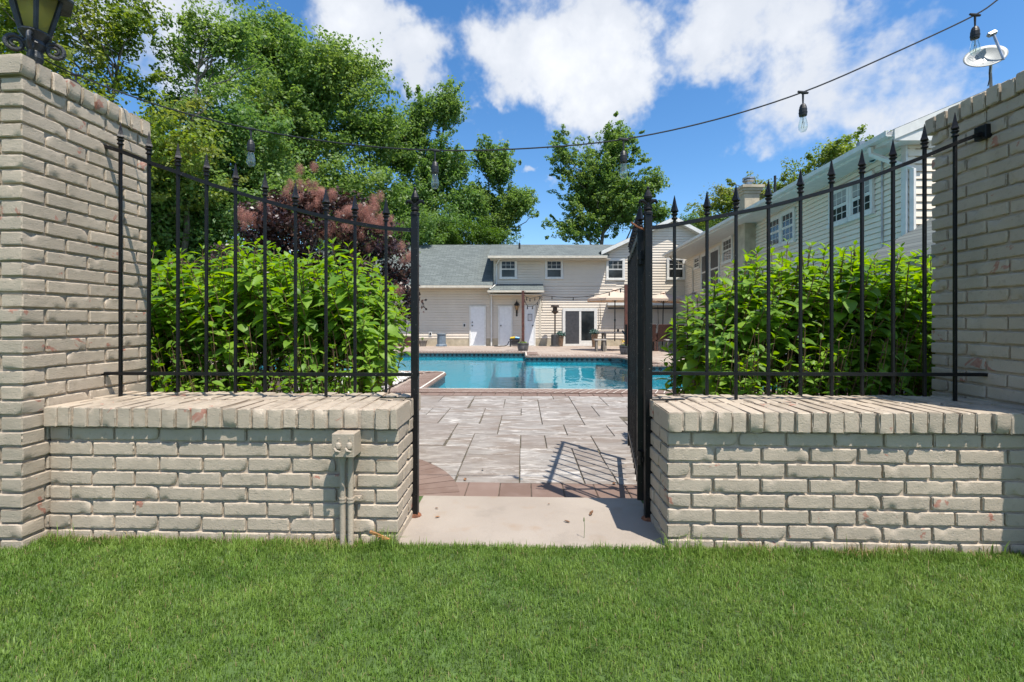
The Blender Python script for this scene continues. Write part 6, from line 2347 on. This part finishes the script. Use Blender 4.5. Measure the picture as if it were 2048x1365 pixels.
def blades(n, x0, x1, y0, y1, h0, h1, w, rng, lean=0.55, keep=None):
    x, y = rng.uniform(x0, x1, n), rng.uniform(y0, y1, n)
    if keep is not None:
        k = keep(x, y, rng)
        x, y = x[k], y[k]
    n = len(x)
    h = rng.uniform(h0, h1, n)
    # tufts: height and lean run together in small patches
    f1 = np.sin(x * 11.3 + 2.1 * np.sin(y * 7.1)) + np.sin(y * 13.7 + 1.7 * np.sin(x * 9.3 + 1.0)) + 0.8 * np.sin(x * 31.0 + y * 23.0) + 0.7 * np.sin(x * 47.0 - y * 39.0 + 2.0)
    f2 = np.sin(x * 3.1 + 1.3 * np.sin(y * 2.3)) + np.sin(y * 3.9 + 1.1 * np.sin(x * 4.1))
    h = h * (1 + 0.10 * f1 + 0.05 * f2).clip(0.5, 1.6)
    th = rng.normal(0, 1.7, n) + 1.3 * np.sin(x * 19.3 + 2 * np.sin(y * 13.0)) + 1.3 * np.sin(y * 23.7 + 2 * np.sin(x * 15.7)) + 0.9 * f1
    ln = np.abs(rng.normal(0, lean, n)).clip(0, 1.4)
    dx, dy = np.cos(th), np.sin(th)
    wx_, wy_ = -dy * w * 0.5, dx * w * 0.5
    wv = rng.uniform(0.7, 1.3, n)
    wx_, wy_ = wx_ * wv, wy_ * wv
    V = np.empty((n, 5, 3))
    mx, my, mz = x + dx * h * 0.35 * ln * 0.6, y + dy * h * 0.35 * ln * 0.6, h * 0.6
    tx, ty, tz = x + dx * h * ln * 0.8, y + dy * h * ln * 0.8, h * (1 - 0.25 * ln ** 1.3).clip(0.35, 1)
    V[:, 0] = np.stack([x - wx_, y - wy_, np.full(n, -0.002)], 1)
    V[:, 1] = np.stack([x + wx_, y + wy_, np.full(n, -0.002)], 1)
    V[:, 2] = np.stack([mx + wx_ * .8, my + wy_ * .8, mz], 1)
    V[:, 3] = np.stack([mx - wx_ * .8, my - wy_ * .8, mz], 1)
    V[:, 4] = np.stack([tx, ty, tz], 1)
    b = np.arange(n)[:, None] * 5
    F3 = np.concatenate([b + [0, 1, 2], b + [0, 2, 3], b + [3, 2, 4]], 0)
    return V.reshape(-1, 3), F3


rng = np.random.default_rng(51)
sets = []
sets.append(blades(270000, -3.1, 3.1, 0.85, 2.05, 0.011, 0.027, 0.0023, rng, 0.8))
sets.append(blades(3500, -3.1, 3.1, 0.85, 2.04, 0.025, 0.042, 0.0026, rng, 0.5))
edge = lambda x, y, r: ((x < -0.58) | (x > 0.66) | (r.uniform(0, 1, len(x)) < 0.35)) & ~((x > -2.82) & (x < -2.19) & (y > 1.94)) & ~((x > 2.26) & (y > 1.79))
sets.append(blades(14000, -3.1, 3.1, 1.97, 2.052, 0.012, 0.04, 0.0026, rng, 0.5, edge))
tuft = lambda x, y, r: (np.sin(x * 9.0 + 1.3) + np.sin(x * 23.0) > 0.9) & ((x < -0.60) | (x > 0.66)) & ~((x > -2.82) & (x < -2.19) & (y > 1.93)) & ~((x > 2.26) & (y > 1.79))
sets.append(blades(800, -3.1, 3.1, 2.0, 2.05, 0.04, 0.10, 0.003, rng, 0.45, tuft))
# tufts at both feet of the gate opening
sets.append(blades(70, 0.60, 0.80, 1.96, 2.05, 0.04, 0.13, 0.003, rng, 0.9))
sets.append(blades(160, -0.66, -0.56, 1.98, 2.045, 0.03, 0.09, 0.003, rng, 0.7))
V, Fs, b = [], [], 0
for v, f in sets:
    V.append(v)
    Fs.append(f + b)
    b += len(v)
# dry straw at the foot of the walls
M_STRAW = mat_leaf('dry_straw', (0.26, 0.19, 0.09), (0.38, 0.30, 0.15), trans=0.3, rough=0.7)
foot = lambda x, y, r: ((x < -0.57) | (x > 0.65)) & ~((x > -2.82) & (x < -2.18) & (y > 1.94)) & ~((x > 2.26) & (y > 1.79)) & (np.sin(x * 5.3) + np.sin(x * 13.1 + 1) + r.normal(0, .6, len(x)) > 0.3)
vd, fd = blades(2600, -2.9, 2.9, 1.99, 2.054, 0.015, 0.06, 0.0025, rng, 0.9, foot)
dg_ = link('dry_grass', np_mesh('dry_grass', vd, fd, M_STRAW), None, kind='stuff')
dg_['label'] = 'dry straw coloured grass along the foot of the two low walls'
gr = link('grass', np_mesh('grass', np.concatenate(V), np.concatenate(Fs), M_GRASS), None, kind='stuff')
gr['label'] = 'short mown green grass of the lawn in front of the walls'

# ------------------------------------------------------------------ small litter on the step and the wall tops
M_LEAFD = plain('dry_leaf', (0.16, 0.075, 0.03), 0.8, var=0.4, scale=40)
lit = [(965, 900 + 40, 0.016), (1180, 1033, 0.020), (1140, 1047, 0.016), (880, 1035, 0.013), (870, 1018, 0.010), (1100, 1010, 0.008), (1232, 968, 0.018), (930, 963, 0.022)]
LIT = ['dry leaf on the pale pavers near the brown brick fan', 'largest dry leaf on the concrete step, toward the gate', 'dry leaf on the concrete step just in front of the largest one',
       'dry leaf on the left half of the concrete step, nearest the lawn', 'small dry leaf on the left half of the concrete step, behind another', 'tiniest dry leaf, alone at the middle of the concrete step',
       'dry leaf on the brown brick band beside the gate shadow', 'dry leaf on the brown brick band at the end of the brick fan']
for k, (px, py, s) in enumerate(lit):
    onstep = py > 1000
    p_ = ground(px, py, 0.006 if onstep else DECK)
    v, f = leaf_template(s * 2, s * 0.55, -0.2, 0.6, 4)
    a = random.uniform(0, 6.28)
    me = np_mesh('fallen_leaf', v, f, M_LEAFD)
    o = link('fallen_leaf', me, None, loc=(p_.x, p_.y, p_.z + 0.005), kind='thing')
    o.rotation_euler = (random.uniform(-.2, .2), random.uniform(-.2, .2), a)
    tag(o, LIT[k], 'fallen leaf', 'dry leaves in the gateway')
bk = MB()
for k in range(5):
    p_ = on_fence(750 + k * 6, 1066 + k * 2.5, 2.02)
    bk.tube([p_ + Vector((-0.02, -0.01 * k * 0.3, 0.004)), p_ + Vector((0.018, -0.012, 0.0))], [0.008, 0.004], 6)
tag(bk.build('bark_scrap', plain('orange_bark', (0.34, 0.16, 0.05), 0.8, var=0.3, scale=50)), 'orange scrap of bark at the foot of the left wall near its end', 'bark')
sd_ = MB()
p_ = ground(1168, 1079, 0.0)
sd_.tube([p_, p_ + Vector((0.003, 0.0, 0.06)), p_ + Vector((0.0, 0.0, 0.085))], 0.0012, 5)
sd_.tube([p_ + Vector((0.0, 0, 0.083)), p_ + Vector((0.0, 0, 0.10))], [0.0035, 0.002], 6)
tag(sd_.build('weed_stalk', plain('green_stalk', (0.12, 0.16, 0.05), 0.7)), 'single upright seed stalk in front of the concrete step', 'weed')
